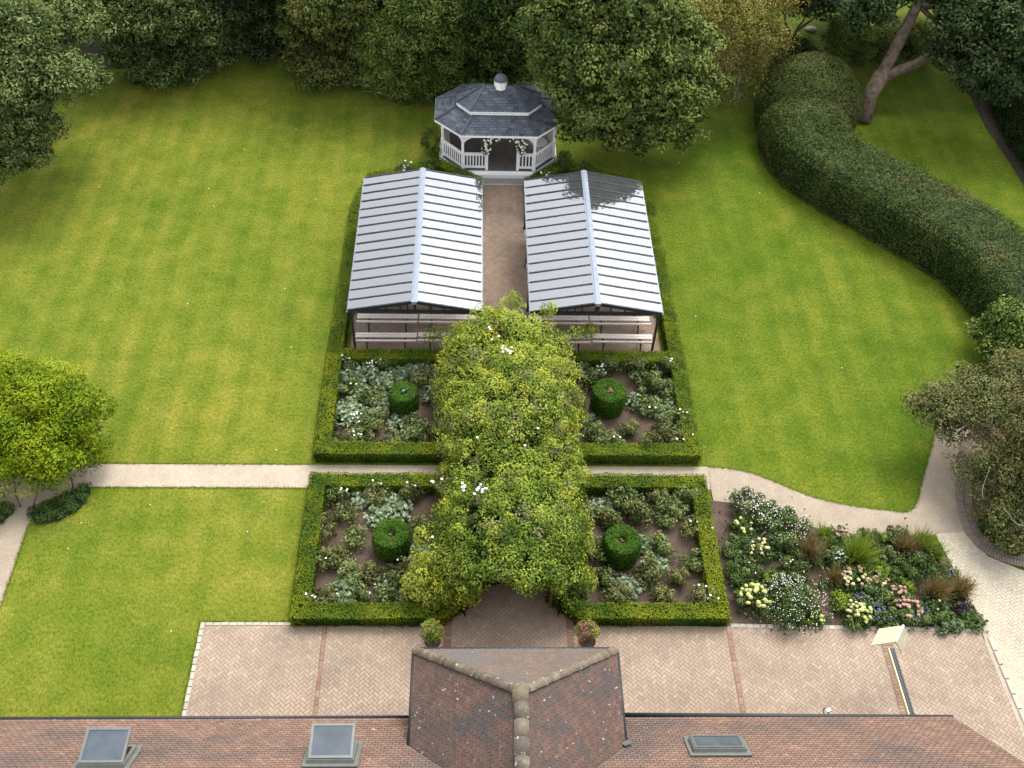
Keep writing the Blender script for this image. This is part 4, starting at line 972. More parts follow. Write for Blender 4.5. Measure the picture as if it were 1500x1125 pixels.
# ------------------------------------------------------------------ shelters
def shelter(cx, side):
    root = tag(empty('glass_roofed_shelter', (cx, 29.0, 0)), 'open shelter with pitched glass roof and dark bars, %s of the brick path' % side, 'shelter', 'the pair of glass shelters beside the path')
    Y0, Y1, XH, EZ_, RZ_ = -3.72, 3.72, 2.33, 2.30, 2.76; sl = math.atan2(RZ_ - EZ_, XH); NB = 15
    for sx in (-1, 1):
        ys = np.linspace(Y0 + 0.03, Y1 - 0.03, NB + 1)
        R = Matrix.Rotation(sx * sl, 3, 'Y')
        L_ = math.hypot(XH, RZ_ - EZ_)
        fb = fp = None
        for k in range(NB + 1):
            if fb is None:
                mb = MB(); mb.box((0, 0, 0), (L_ - 0.12, 0.050, 0.045), R); fb = q = mb.build('glazing_bar', M['black'], root)
            else: q = fb.copy(); C.objects.link(q)
            q.location = (sx * XH / 2, ys[k], (EZ_ + RZ_) / 2 + 0.02)
            if k < NB:
                if fp is None:
                    mb = MB(); mb.box((0, 0, 0), (L_ - 0.02, (ys[1] - ys[0]) - 0.043, 0.010), R); fp = q = mb.build('pane', M['glassL'], root)
                else: q = fp.copy(); C.objects.link(q)
                q.location = (sx * XH / 2, (ys[k] + ys[k + 1]) / 2, (EZ_ + RZ_) / 2 + 0.015 + random.uniform(-0.002, 0.002)); q.rotation_euler = (random.uniform(-0.006, 0.006), random.uniform(-0.004, 0.004), 0)
        mb = MB(); mb.bar((sx * (XH - 0.02), Y0, EZ_ - 0.045), (sx * (XH - 0.02), Y1, EZ_ - 0.045), 0.05, 0.05); mb.build('gutter', M['lead'], root)
        mb = MB(); mb.bar((sx * (XH - 0.28), Y0 + 0.1, EZ_ - 0.10), (sx * (XH - 0.28), Y1 - 0.1, EZ_ - 0.10), 0.07, 0.10); mb.build('eave_beam', M['frame_light'], root)
        mb = MB(); mb.bar((sx * (XH * 0.5), Y0 + 0.1, 2.43), (sx * (XH * 0.5), Y1 - 0.1, 2.43), 0.04, 0.05); mb.build('purlin', M['frame_light'], root)
        first = None
        for y in (Y0 + 0.18, -1.25, 1.25, Y1 - 0.18):
            if first is None:
                mb = MB(); mb.box((0, 0, 1.06), (0.075, 0.075, 2.12)); mb.box((0, 0, 0.02), (0.16, 0.16, 0.04)); mb.lathe([(0.05, 0.9), (0.065, 0.93), (0.05, 0.96)], (0, 0, 0), 10)
                first = q = mb.build('post', M['black'], root)
            else: q = first.copy(); C.objects.link(q)
            q.location = (sx * (XH - 0.12), y, 0)
            mb = MB(); pts = [(-sx * 0.40 * (1 - math.cos(t)), 0, 1.72 + 0.40 * math.sin(t)) for t in np.linspace(0, math.pi / 2, 7)]
            mb.tube(pts, 0.018, 5); mb.lathe([(0.05, -0.01), (0.05, 0.01)], (-sx * 0.14, 0, 2.00), 10)
            q = mb.build('bracket', M['black'], root); q.location = (sx * (XH - 0.12), y, 0)
    mb = MB(); mb.box((0, 0, RZ_ + 0.045), (0.10, Y1 - Y0 + 0.06, 0.03))
    for sx in (-1, 1): mb.box((sx * 0.075, 0, RZ_ + 0.02), (0.08, Y1 - Y0 + 0.06, 0.02), Matrix.Rotation(sx * sl, 3, 'Y'))
    mb.box((0, Y0 - 0.02, RZ_ + 0.01), (0.16, 0.10, 0.12)); mb.build('ridge_cap', M['lead'], root)
    for yy, nm in ((Y0 + 0.16, 'front'), (Y1 - 0.16, 'rear')):
        mb = MB(); mb.bar((-XH + 0.2, yy, EZ_ - 0.14), (XH - 0.2, yy, EZ_ - 0.14), 0.06, 0.13, up=(0, 0, 1)); mb.build('tie_beam', M['black'], root)
        for sx in (-1, 1): mb = MB(); mb.bar((sx * (XH - 0.02), yy - 0.12, EZ_ - 0.06), (sx * 0.0, yy - 0.12, RZ_ - 0.06), 0.05, 0.09); mb.build('rafter', M['black'], root)
        mb = MB()
        for x in np.arange(-2, 2.01, 0.5):
            zt = RZ_ - 0.08 - abs(x) * (RZ_ - EZ_) / XH
            if zt - (EZ_ - 0.1) > 0.08: mb = MB(); mb.box((x, yy, (zt + EZ_ - 0.1) / 2), (0.05 if abs(x) > 0.01 else 0.10, 0.04, zt - EZ_ + 0.1)); mb.build('strut', M['black'], root)
    for y in (-1.25, 1.25):
        mb = MB(); mb.bar((-XH + 0.25, y, EZ_ - 0.14), (XH - 0.25, y, EZ_ - 0.14), 0.04, 0.07); mb.build('tie_beam', M['frame_light'], root)
    return root
shelter(-3.21, 'left'); shelter(3.06, 'right')

# benches
def bench():
    root = empty('bench'); Lb = 2.2
    mb = MB(); mb.box((0, 0.17, 0.45), (Lb, 0.10, 0.035)); mb.build('seat', M['bench_wood'], root)
    q = MB(); q.box((0, 0.055, 0.448), (Lb, 0.10, 0.035)); q.build('seat', M['bench_wood'], root)
    mb = MB(); mb.box((0, -0.29, 0.57), (Lb, 0.05, 0.10), Matrix.Rotation(0.35, 3, 'X')); mb.build('backrest', M['bench_wood'], root)
    for x in (-0.68, 0.68):
        mb = MB()
        mb.tube([(x, -0.30, 0.0), (x, -0.20, 0.16), (x, -0.20, 0.42), (x, -0.30, 0.60)], 0.028, 6); mb.tube([(x, 0.28, 0.0), (x, 0.18, 0.18), (x, 0.20, 0.42)], 0.026, 6)
        mb.bar((x, -0.17, 0.41), (x, 0.22, 0.42), 0.04, 0.03); mb.tube([(x, -0.20, 0.16), (x, 0.0, 0.26), (x, 0.18, 0.18)], 0.018, 6)
        mb.build('leg', M['black'], root, smooth=True)
    return root
def copy_tree(o, parent=None):
    c = o.copy(); C.objects.link(c)
    if parent is not None: c.parent = parent
    for ch in list(o.children): copy_tree(ch, c)
    return c
b0 = bench(); first = True
RN = ['front row behind the hedge', 'second row from the front', 'third row, below the glass edge', 'fourth row', 'fifth row', 'sixth row', 'rearmost row']
for side, cx in (('left', -3.21), ('right', 3.06)):
    for r in range(7):
        for h in (-1, 1):
            b = b0 if first else copy_tree(b0); first = False
            b.location = (cx + h * 1.125 + random.uniform(-0.02, 0.02), 25.82 + 0.96 * r + (0.04 if h > 0 and r == 0 else 0), 0.026); b.rotation_euler = (0, 0, random.uniform(-0.01, 0.01))
            tag(b, 'pale bench in the %s shelter, %s, %s half' % (side, RN[r], 'left' if h < 0 else 'right'), 'bench', 'benches in the two glass shelters')

# ------------------------------------------------------------------ gazebo
gz = tag(empty('gazebo', (-0.2, 37.75, 0)), 'white wooden gazebo with a two-tier blue-grey slate roof at the end of the path', 'gazebo')
FZ = 0.26
def octo(sx, sy, fx, fy):   # half extents and half flats, counter-clockwise from front-left
    return [(-fx, -sy), (fx, -sy), (sx, -fy), (sx, fy), (fx, sy), (-fx, sy), (-sx, fy), (-sx, -fy)]
eave = octo(2.70, 1.90, 1.60, 0.80); wall8 = octo(2.40, 1.62, 1.52, 0.66)
def gp(mb, name, m, **k): return mb.build(name, m, gz, **k)
mb = MB(); mb.prism(octo(2.55, 1.76, 1.60, 0.70), 0.0, FZ); mb.f[0] = mb.f[0]; gp(mb, 'base', M['white'])
mb = MB(); mb.prism(octo(2.50, 1.71, 1.57, 0.68), FZ, FZ + 0.02); gp(mb, 'floor', M['deck'])
mb = MB(); mb.box((0.2, -1.70 - 0.14, 0.11), (2.6, 0.20, 0.22)); gp(mb, 'step', M['white'])
o = sheet('ramp_mat', [(-0.9, 35.40), (0.95, 35.40), (1.05, 35.86), (-1.0, 35.86)], 0.05, M['ramp'], 'grey mat in front of the gazebo step')
mb = MB(); mb.prism([(-0.9, 35.33), (0.95, 35.33), (0.95, 35.40), (-0.9, 35.40)], 0, 0.07); o = mb.build('stone_edging', M['sett']); tag(o, 'pale stone edge between brick path and grey mat', kind='structure')
# posts
spots = wall8 + [(-0.50, -1.62), (0.76, -1.62)]
pm = MB(); pm.box((0, 0, 0.92), (0.11, 0.11, 1.84)); pm.box((0, 0, 0.04), (0.15, 0.15, 0.08)); pm.box((0, 0, 0.86), (0.14, 0.14, 0.04)); first = None
for i, (x, y) in enumerate(wall8):
    if first is None: first = q = gp(pm, 'post', M['white'])
    else: q = first.copy(); C.objects.link(q)
    q.location = (x, y, FZ + 0.02)
np_ = MB(); np_.box((0, 0, 0.45), (0.11, 0.11, 0.90)); np_.box((0, 0, 0.92), (0.13, 0.13, 0.04)); first = None
for x in (-0.50, 0.82):
    if first is None: first = q = gp(np_, 'newel_post', M['white'])
    else: q = first.copy(); C.objects.link(q)
    q.location = (x, -1.64, FZ + 0.02)
def railing(a, b):
    a = Vector((*a, 0)); b = Vector((*b, 0)); d = (b - a); L_ = d.length; mb = MB(); n = max(3, int(L_ / 0.125))
    mb.bar(a + Vector((0, 0, FZ + 0.79)), b + Vector((0, 0, FZ + 0.79)), 0.08, 0.11)
    o = gp(mb, 'railing', M['white']); mb = MB(); mb.bar(a + Vector((0, 0, FZ + 0.14)), b + Vector((0, 0, FZ + 0.14)), 0.06, 0.09); mb.build('bottom_rail', M['white'], o); first = None; ang = math.atan2(d.y, d.x)
    bm_ = MB(); bm_.box((0, 0, 0), (0.055, 0.03, 0.56))
    for k in range(n):
        p = a + d * ((k + 0.5) / n)
        if first is None: first = q = bm_.build('baluster', M['white'], o)
        else: q = first.copy(); C.objects.link(q)
        q.location = (p.x, p.y, FZ + 0.46); q.rotation_euler = (0, 0, ang)
railing(wall8[0], (-0.50, -1.62)); railing((0.82, -1.62), wall8[1])
for i in range(1, 8): railing(wall8[i], wall8[(i + 1) % 8]) if i != 0 else None
# brackets, frieze
def frieze(a, b, z0, z1, n, size, name='frieze'):
    a = Vector((*a, 0)); b = Vector((*b, 0)); d = b - a; mb = MB(); mb.bar(a + Vector((0, 0, z1)), b + Vector((0, 0, z1)), 0.05, 0.05)
    nn = max(2, int(d.length / n)); ang = math.atan2(d.y, d.x)
    for k in range(nn): 
        p = a + d * ((k + 0.5) / nn); mb.box((p.x, p.y, (z0 + z1) / 2), (size, 0.035, z1 - z0), Matrix.Rotation(ang, 3, 'Z'))
    mb.bar(a + Vector((0, 0, z0 - 0.02)), b + Vector((0, 0, z0 - 0.02)), 0.04, 0.04); return gp(mb, name, M['white'])
for i in range(8):
    a, b = wall8[i], wall8[(i + 1) % 8]; frieze(a, b, FZ + 1.66, FZ + 1.80, 0.12, 0.05)
    A_, B_ = Vector((*a, 0)), Vector((*b, 0)); d = (B_ - A_).normalized(); mb = MB()
    segs = [(A_, d), (B_, -d)]
    for p, dd in segs:
        R_ = min(0.62, (B_ - A_).length * 0.44); prev = None; top = FZ + 1.64
        pts = [(R_ * (1 - math.cos(t)), R_ * 0.8 * math.sin(t)) for t in np.linspace(0, math.pi / 2, 9)]
        for (x0, z0), (x1, z1) in zip(pts[:-1], pts[1:]):
            n_ = Vector((-dd.y, dd.x, 0)) * 0.02
            v = [p + dd * x0 + Vector((0, 0, top - R_ * 0.8 + z0)), p + dd * x1 + Vector((0, 0, top - R_ * 0.8 + z1)), p + dd * x1 + Vector((0, 0, top)), p + dd * x0 + Vector((0, 0, top))]
            w2 = [q + n_ for q in v] + [q - n_ for q in v]; mb.add([tuple(q) for q in w2], [(0, 1, 2, 3), (7, 6, 5, 4), (1, 0, 4, 5), (2, 1, 5, 6)])
    gp(mb, 'arch_bracket', M['white'])
# roofs
def slate_ring(e0, z0, e1, z1, name, tw=0.24, gauge=0.13):
    allm = MB(); dk = MB(); n = 8
    for i in range(n):
        a, b = e0[i], e0[(i + 1) % n]; c, d = e1[(i + 1) % n], e1[i]
        A_ = Vector((a[0], a[1], z0)); B_ = Vector((b[0], b[1], z0)); C_ = Vector((c[0], c[1], z1)); D_ = Vector((d[0], d[1], z1))
        U = (B_ - A_).normalized(); mid = (C_ + D_) / 2 if (C_ - D_).length > 0.01 else C_
        N = (B_ - A_).cross((D_ - A_) if (D_ - A_).length > .1 else (C_ - A_)).normalized(); V = N.cross(U)
        pr_ = lambda P: ((P - A_).dot(U), (P - A_).dot(V))
        poly = [pr_(A_), pr_(B_), pr_(C_)] + ([pr_(D_)] if (C_ - D_).length > 0.02 else [])
        t_, _, _ = tiles(A_, U, V, poly, tw, gauge, gauge * 1.25, 'slate', lift=0.014, th=0.008, jit=0.002)
        allm.add(t_.v, t_.f)
        dk.add([tuple(p - N * 0.01) for p in ([A_, B_, C_, D_])] + [tuple(p - N * 0.06) for p in ([A_, B_, C_, D_])], [(0, 1, 2, 3), (7, 6, 5, 4), (0, 4, 5, 1)])
    o = gp(allm, name, M['slate']); tag(o, kind='stuff'); gp(dk, 'roof_deck', M['white'])
    return o
RZ0, RZ1 = 2.16, 2.62
mid8 = octo(1.62, 0.92, 1.05, 0.30)
slate_ring(eave, RZ0, mid8, RZ1, 'slates')
up8 = octo(1.80, 1.04, 1.22, 0.36); rd8 = octo(0.66, 0.03, 0.62, 0.01)
mb = MB(); mb.prism(mid8, RZ1 - 0.15, RZ1 + 0.10); gp(mb, 'clerestory', M['white'])
slate_ring(up8, RZ1 + 0.12, rd8, 3.36, 'slates')
for i in range(8):
    a, b = up8[i], up8[(i + 1) % 8]; frieze((a[0] * .985, a[1] * .985), (b[0] * .985, b[1] * .985), RZ1 + 0.02, RZ1 + 0.09, 0.10, 0.045, 'eave_trim')
    a, b = eave[i], eave[(i + 1) % 8]; mb = MB(); mb.bar((a[0], a[1], RZ0 - 0.05), (b[0], b[1], RZ0 - 0.05), 0.03, 0.07); gp(mb, 'fascia', M['white'])
# hip strips
mb = MB()
for i in range(8):
    mb.bar((*eave[i], RZ0 + 0.035), (*mid8[i], RZ1 + 0.03), 0.10, 0.02); mb.bar((*up8[i], RZ1 + 0.155), (rd8[i][0], rd8[i][1], 3.39), 0.10, 0.02)
tag(gp(mb, 'hip_strip', M['slate']), kind='stuff')
# cupola
mb = MB(); mb.lathe([(0.27, 3.26), (0.27, 3.62), (0.24, 3.64)], (0.05, 0, 0), 8); mb.lathe([(0.29, 3.59), (0.29, 3.63)], (0.05, 0, 0), 8); gp(mb, 'cupola', M['white'])
mb = MB(); mb.lathe([(0.31, 3.63), (0.25, 3.75), (0.09, 3.87), (0.02, 3.92)], (0.05, 0, 0), 8); gp(mb, 'cupola_roof', M['slate'])
mb = MB(); mb.lathe([(0.02, 3.9), (0.045, 3.97), (0.02, 4.02), (0.01, 4.12)], (0.05, 0, 0), 8); gp(mb, 'finial', M['black'])
# curtains
def curtain(x, y, wd, ang):
    mb = MB(); n = 18; vs = []
    for k in range(n + 1):
        t = k / n; q = Vector((t * wd - wd / 2, 0.045 * math.sin(k * 1.9), 0)); q = Matrix.Rotation(ang, 3, 'Z') @ q
        vs.append((x + q.x, y + q.y, FZ + 0.1)); vs.append((x + q.x, y + q.y, FZ + 1.7))
    mb.add(vs, [(2 * k, 2 * k + 2, 2 * k + 3, 2 * k + 1) for k in range(n)]); o = mb.build('curtain', M['curtain'], None, smooth=True); o.location = (-0.2, 37.75, 0); return o
tag(curtain(-2.22, -0.35, 0.7, 1.25), 'pale curtain hanging at the left side of the gazebo', 'curtain'); tag(curtain(2.16, -0.30, 0.8, -1.2), 'pale curtain hanging at the right side of the gazebo', 'curtain')
# table inside
tb = tag(empty('round_table', (1.55, 37.15, FZ + 0.02)), 'small round white table standing inside the gazebo on the right', 'table')
mb = MB(); mb.lathe([(0.0, 0.74), (0.34, 0.74), (0.36, 0.72), (0.34, 0.70), (0, 0.70)], (0, 0, 0), 24); mb.build('tabletop', M['white'], tb)
for k in range(3):
    mb = MB(); a = k * 2.094 + 0.4; mb.tube([(0.1 * math.cos(a), 0.1 * math.sin(a), 0.7), (0.05 * math.cos(a), 0.05 * math.sin(a), 0.35), (0.3 * math.cos(a), 0.3 * math.sin(a), 0.0)], 0.018, 6); mb.build('leg', M['white'], tb)
# flower garlands on the entrance
def garland(cx, side, label):
    root = tag(empty('flower_garland', (cx, 36.05, FZ + 1.25)), label, 'garland', 'white flower garlands at the gazebo entrance'); Lv = Leaves(); F = MB()
    cs = [(side * 0.0, 0.45), (side * 0.2, 0.42), (side * 0.38, 0.48), (side * -0.12, 0.25), (side * -0.16, 0.05), (side * -0.14, -0.12), (side * 0.02, 0.2), (side * -0.02, 0.0), (-side * 0.12, -0.28)]
    for x, z in cs:
        clump(Lv, (x, 0, z), 0.16, 75, 0.07, 0.045, 0.35, flat=1.0)
        for k in range(5):
            d = sph(1)[0]; d[1] = -abs(d[1]) ; p = np.array([x, 0, z]) + d * 0.17; blob_core(F, p, rng.uniform(0.03, 0.055), 7, 5)
    Lv.build('foliage', M['rose'], root); tag(F.build('flower', M['petal_white'], root, smooth=True), kind='stuff')
garland(-0.66, 1, 'arching garland of white flowers at the left of the gazebo entrance'); garland(0.68, -1, 'arching garland of white flowers at the right of the gazebo entrance')

for k, (px, py, z, rr, lab) in enumerate(((632, 205, 0.9, 0.55, 'dark upright shrub hugging the left side of the gazebo'), (626, 246, 0.4, 0.5, 'green shrub in front of the left corner of the gazebo'), (828, 238, 0.5, 0.6, 'dark shrub at the right corner of the gazebo'), (672, 258, 0.35, 0.45, 'low shrub between gazebo railing and left shelter'), (798, 262, 0.35, 0.5, 'low shrub between gazebo railing and right shelter'), (860, 250, 0.4, 0.55, 'dark shrub behind the right shelter'), (592, 252, 0.35, 0.45, 'low shrub with white flowers behind the left shelter'))):
    g_ = G(px, py, z); root = tag(empty('shrub', (g_.x, g_.y, 0)), lab, 'shrub', 'shrubs round the gazebo'); Lv = Leaves()
    for q in range(26):
        d = sph(1)[0]; clump(Lv, (d[0] * rr * 0.6, d[1] * rr * 0.6, max(0.15, z + d[2] * z * 0.7)), 0.2, 50, 0.075, 0.045, 0.42 + rng.normal(0, .12))
    Lv.build('foliage', M['green'] if k else M['t_dark'], root)
    if k in (4, 6): F = MB(); [blob_core(F, (rng.normal(0, .25), rng.normal(0, .25), z * 1.7), (.05, .05, .035), 6, 4) for q in range(7)]; tag(F.build('flower', M['petal_white'], root, smooth=True), kind='stuff')

# ------------------------------------------------------------------ vine-covered arbor
ar = tag(empty('climber_covered_arbor', (0, 19.8, 0)), 'long arbor tunnel buried under yellow-green climbing plants down the middle of the garden', 'arbor')
mb = MB()
for y in np.arange(-4.6, 5.0, 1.6):
    for sx in (-1, 1): mb = MB(); mb.box((sx * 1.15, y, 0.95), (0.08, 0.08, 1.9)); mb.build('post', M['bark'], ar)
mb = MB()
for y in np.arange(-4.6, 5.0, 1.6): mb.tube([(1.15 * math.cos(t), y, 1.6 + 0.5 * math.sin(t)) for t in np.linspace(0, math.pi, 9)], 0.035, 6)
tag(mb.build('hoop', M['bark'], ar), kind='stuff')
Lv = Leaves()
ctrl = [(-5.3, 1.6, 1.2), (-4.6, 2.0, 1.45), (-3.5, 2.05, 1.5), (-2, 2.05, 1.3), (0, 2.05, 1.3), (2, 2.05, 1.25), (3.5, 2.15, 1.2), (4.6, 2.1, 1.1), (5.3, 1.7, 0.9)]
def arb_w(y): return float(np.interp(y, [c[0] for c in ctrl], [c[1] for c in ctrl]))
nb = 1020
for i in range(nb):
    y = rng.uniform(-5.2, 5.2); t = rng.uniform(0.0, math.pi); wv = arb_w(y) * rng.uniform(0.85, 1.08); hh = 2.55 + 0.25 * math.sin(y * 1.3) + rng.normal(0, 0.10)
    x = wv * math.cos(t) * (1.0 if abs(math.cos(t)) < .8 else rng.uniform(0.92, 1.08)); z = 0.5 + (hh - 0.5) * math.sin(t) ** 0.6 if math.sin(t) > 0.08 else rng.uniform(0.4, 1.3)
    if y < -4.5 and abs(x) < 0.75 * min(1, (-4.3 - y)) and z < 2.2: continue
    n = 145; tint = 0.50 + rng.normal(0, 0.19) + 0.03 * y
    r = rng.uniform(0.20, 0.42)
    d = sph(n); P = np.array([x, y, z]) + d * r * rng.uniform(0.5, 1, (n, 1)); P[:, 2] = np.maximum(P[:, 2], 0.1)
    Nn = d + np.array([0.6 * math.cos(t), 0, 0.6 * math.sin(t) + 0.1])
    Lv.add(P, Nn, 0.088, 0.050, tint + 0.16 * d[:, 2], mi=int(rng.random() < 0.1), jitter=0.42)  # upper side of each tuft lighter, top light painted into the tint
# trailing sprays that break the outline
for i in range(90):
    y = rng.uniform(-5.4, 5.5); t = rng.choice([rng.uniform(0.0, 0.9), rng.uniform(2.2, 3.14), rng.uniform(0.9, 2.2)]); wv = arb_w(y) * 1.03
    p = np.array([wv * math.cos(t), y, 0.5 + 2.2 * math.sin(t) ** 0.6]); d = np.array([math.cos(t) * rng.uniform(.3, 1), rng.normal(0, 0.4), rng.uniform(-0.1, 0.8)]); d /= np.linalg.norm(d); L_ = rng.uniform(0.25, 0.6)
    s = np.linspace(0, 1, 26)[:, None]; P = p + d * L_ * s + np.array([0, 0, -0.25]) * s ** 2 + rng.normal(0, 0.035, (26, 3))
    Lv.add(P, np.tile([0, -0.2, 1.0], (26, 1)), 0.09, 0.045, 0.8, jitter=0.6)
for px, py, z in ((752, 440, 2.5), (800, 455, 2.3), (720, 455, 2.4), (640, 490, 1.3), (655, 520, 1.2), (820, 530, 2.3), (845, 490, 1.7), (865, 485, 1.2), (850, 690, 1.5), (855, 790, 1.0), (860, 775, 1.2), (625, 840, 1.2), (612, 820, 0.9), (604, 850, 0.8), (618, 865, 0.9), (630, 815, 1.5), (625, 780, 1.5), (636, 858, 1.3), (622, 840, 1.5), (655, 872, 1.2), (650, 850, 1.2), (688, 855, 1.6), (660, 808, 1.8), (640, 870, 0.8), (820, 855, 1.1), (790, 850, 1.4), (700, 870, 1.0), (845, 850, 0.8)):
    g = G(px, py, z); c = np.array([g.x, g.y - 19.8, z])
    for k in range(3): clump(Lv, c + rng.normal(0, 0.14, 3), 0.27, 110, 0.095, 0.045, rng.uniform(0.6, 1.0), jitter=0.6)
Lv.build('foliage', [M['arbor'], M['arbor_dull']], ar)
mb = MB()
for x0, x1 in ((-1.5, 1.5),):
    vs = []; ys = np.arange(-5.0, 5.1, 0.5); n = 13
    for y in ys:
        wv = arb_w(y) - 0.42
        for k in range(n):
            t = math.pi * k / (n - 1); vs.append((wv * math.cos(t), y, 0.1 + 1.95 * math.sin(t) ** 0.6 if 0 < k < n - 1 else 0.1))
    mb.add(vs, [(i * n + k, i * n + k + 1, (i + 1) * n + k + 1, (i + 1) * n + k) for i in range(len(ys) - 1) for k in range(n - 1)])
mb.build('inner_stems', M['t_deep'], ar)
F = MB()
for px, py, n in ((740, 512, 6), (748, 516, 5), (717, 478, 3), (783, 596, 3), (789, 627, 2), (700, 716, 7), (678, 714, 5), (712, 715, 3), (634, 705, 3), (790, 597, 2), (762, 648, 1), (728, 494, 2), (641, 705, 1), (630, 790, 1), (735, 470, 2), (702, 640, 1)):
    for k in range(n):
        z = 2.35 if 660 < px < 820 else 1.6
        g = G(px + rng.normal(0, 3.5), py + rng.normal(0, 3.0), z + 0.35); blob_core(F, (g.x, g.y - 19.8, g.z), (0.045, 0.045, 0.03), 7, 4)
tag(F.build('flower', M['petal_white'], ar, smooth=True), kind='stuff')

# ------------------------------------------------------------------ flower border
def border_plant(px, py, kind, label, cat='plant', s=1.0, z=0.3):
    s *= 1.14
    g = G(px, py, z); nm, leaf, flw = kind; root = tag(empty(nm, (g.x, g.y, 0.0)), label, cat, 'plants of the mixed flower border')
    Lv = Leaves(); F = MB(); Ft = None
    if leaf in ('green', 'purple', 'rose', 'ivy', 'silver', 'lime') and nm not in ('grass_clump',):
        R = 0.42 * s; nb_ = int(16 * s + 4)
        for k in range(nb_):
            a = rng.random() * 6.28; q = math.sqrt(rng.random()) * R; hh = (0.42 * s) * (1 - 0.5 * (q / R) ** 2) * rng.uniform(0.6, 1.05)
            clump(Lv, (q * math.cos(a), q * math.sin(a), hh), 0.13 * (0.7 + 0.3 * s), 62, 0.075, 0.045, 0.45 + rng.normal(0, 0.16), jitter=0.6)
        m = int(160 * s); P = np.stack([rng.normal(0, R * 0.5, m), rng.normal(0, R * 0.5, m), rng.uniform(0.02, 0.3 * s, m)], 1); Lv.add(P, np.tile([0, 0, 1.0], (m, 1)), 0.11, 0.07, 0.12)
    elif nm == 'grass_clump':
        m = int(520 * s * s); a = rng.random(m) * 6.28; tilt = rng.uniform(0.1, 0.75, m); L_ = rng.uniform(0.35, 0.75, m) * s
        d = np.stack([np.cos(a) * tilt, np.sin(a) * tilt, np.ones(m)], 1); d /= np.linalg.norm(d, axis=1, keepdims=True)
        base = np.stack([rng.normal(0, 0.07 * s, m), rng.normal(0, 0.07 * s, m), np.zeros(m)], 1)
        Lv.add(base + d * (L_ * 0.5)[:, None], np.cross(d, np.stack([-np.sin(a), np.cos(a), 0 * a], 1)), L_, 0.016, rng.uniform(0.2, 1.0, m), along=d * 6, jitter=0.1, fold=0.1)
    elif nm == 'open_shrub':
        for k in range(26):
            a = rng.random() * 6.28; r_ = rng.uniform(0.3, 1.1); top = np.array([r_ * math.cos(a) * 0.8 + 0.35, r_ * math.sin(a) * 0.7 + 0.45, rng.uniform(1.0, 1.9)]); mid = top * [0.35, 0.35, 0.55] + rng.normal(0, 0.06, 3)
            F.tube([(0, 0, 0), tuple(mid), tuple(top)], [0.026, 0.016, 0.008], 5)
            for j in range(3):
                e = top * rng.uniform(0.6, 0.95) + 0; e2 = e + rng.normal(0, 0.2, 3) + [0, 0, 0.15]; F.tube([tuple(e), tuple(e2)], [0.005, 0.003], 4)
                Lv.add(e + (e2 - e) * rng.random((9, 1)) + rng.normal(0, 0.04, (9, 3)), np.tile([0, 0, 1.0], (9, 1)), 0.055, 0.022, rng.uniform(0.4, 0.9))
    if flw:
        mk, n, size, spread = flw[:4]
        Q = MB()
        for k in range(n):
            a = rng.random() * 6.28; q = math.sqrt(rng.random()) * spread
            hz = (0.46 * s) * (1 - 0.35 * (q / max(spread, .01)) ** 2) + rng.uniform(0, 0.08)
            blob_core(Q, (q * math.cos(a), q * math.sin(a), hz), (size * rng.uniform(.75, 1.2), size * rng.uniform(.75, 1.2), size * 0.6), 7, 4)
        tag(Q.build('flower', M[mk], root, smooth=True), kind='stuff')
        if len(flw) > 4:
            Q = MB()
            for k in range(flw[5]):
                a = rng.random() * 6.28; q = math.sqrt(rng.random()) * spread
                blob_core(Q, (q * math.cos(a), q * math.sin(a), 0.46 * s + rng.uniform(0, 0.05)), (size * .9, size * .9, size * 0.5), 7, 4)
            tag(Q.build('flower', M[flw[4]], root, smooth=True), kind='stuff')
    if Lv.V: Lv.build('foliage', M[leaf], root)
    if F.v: tag(F.build('stem', M['bark_pale'], root), kind='stuff')
    return root
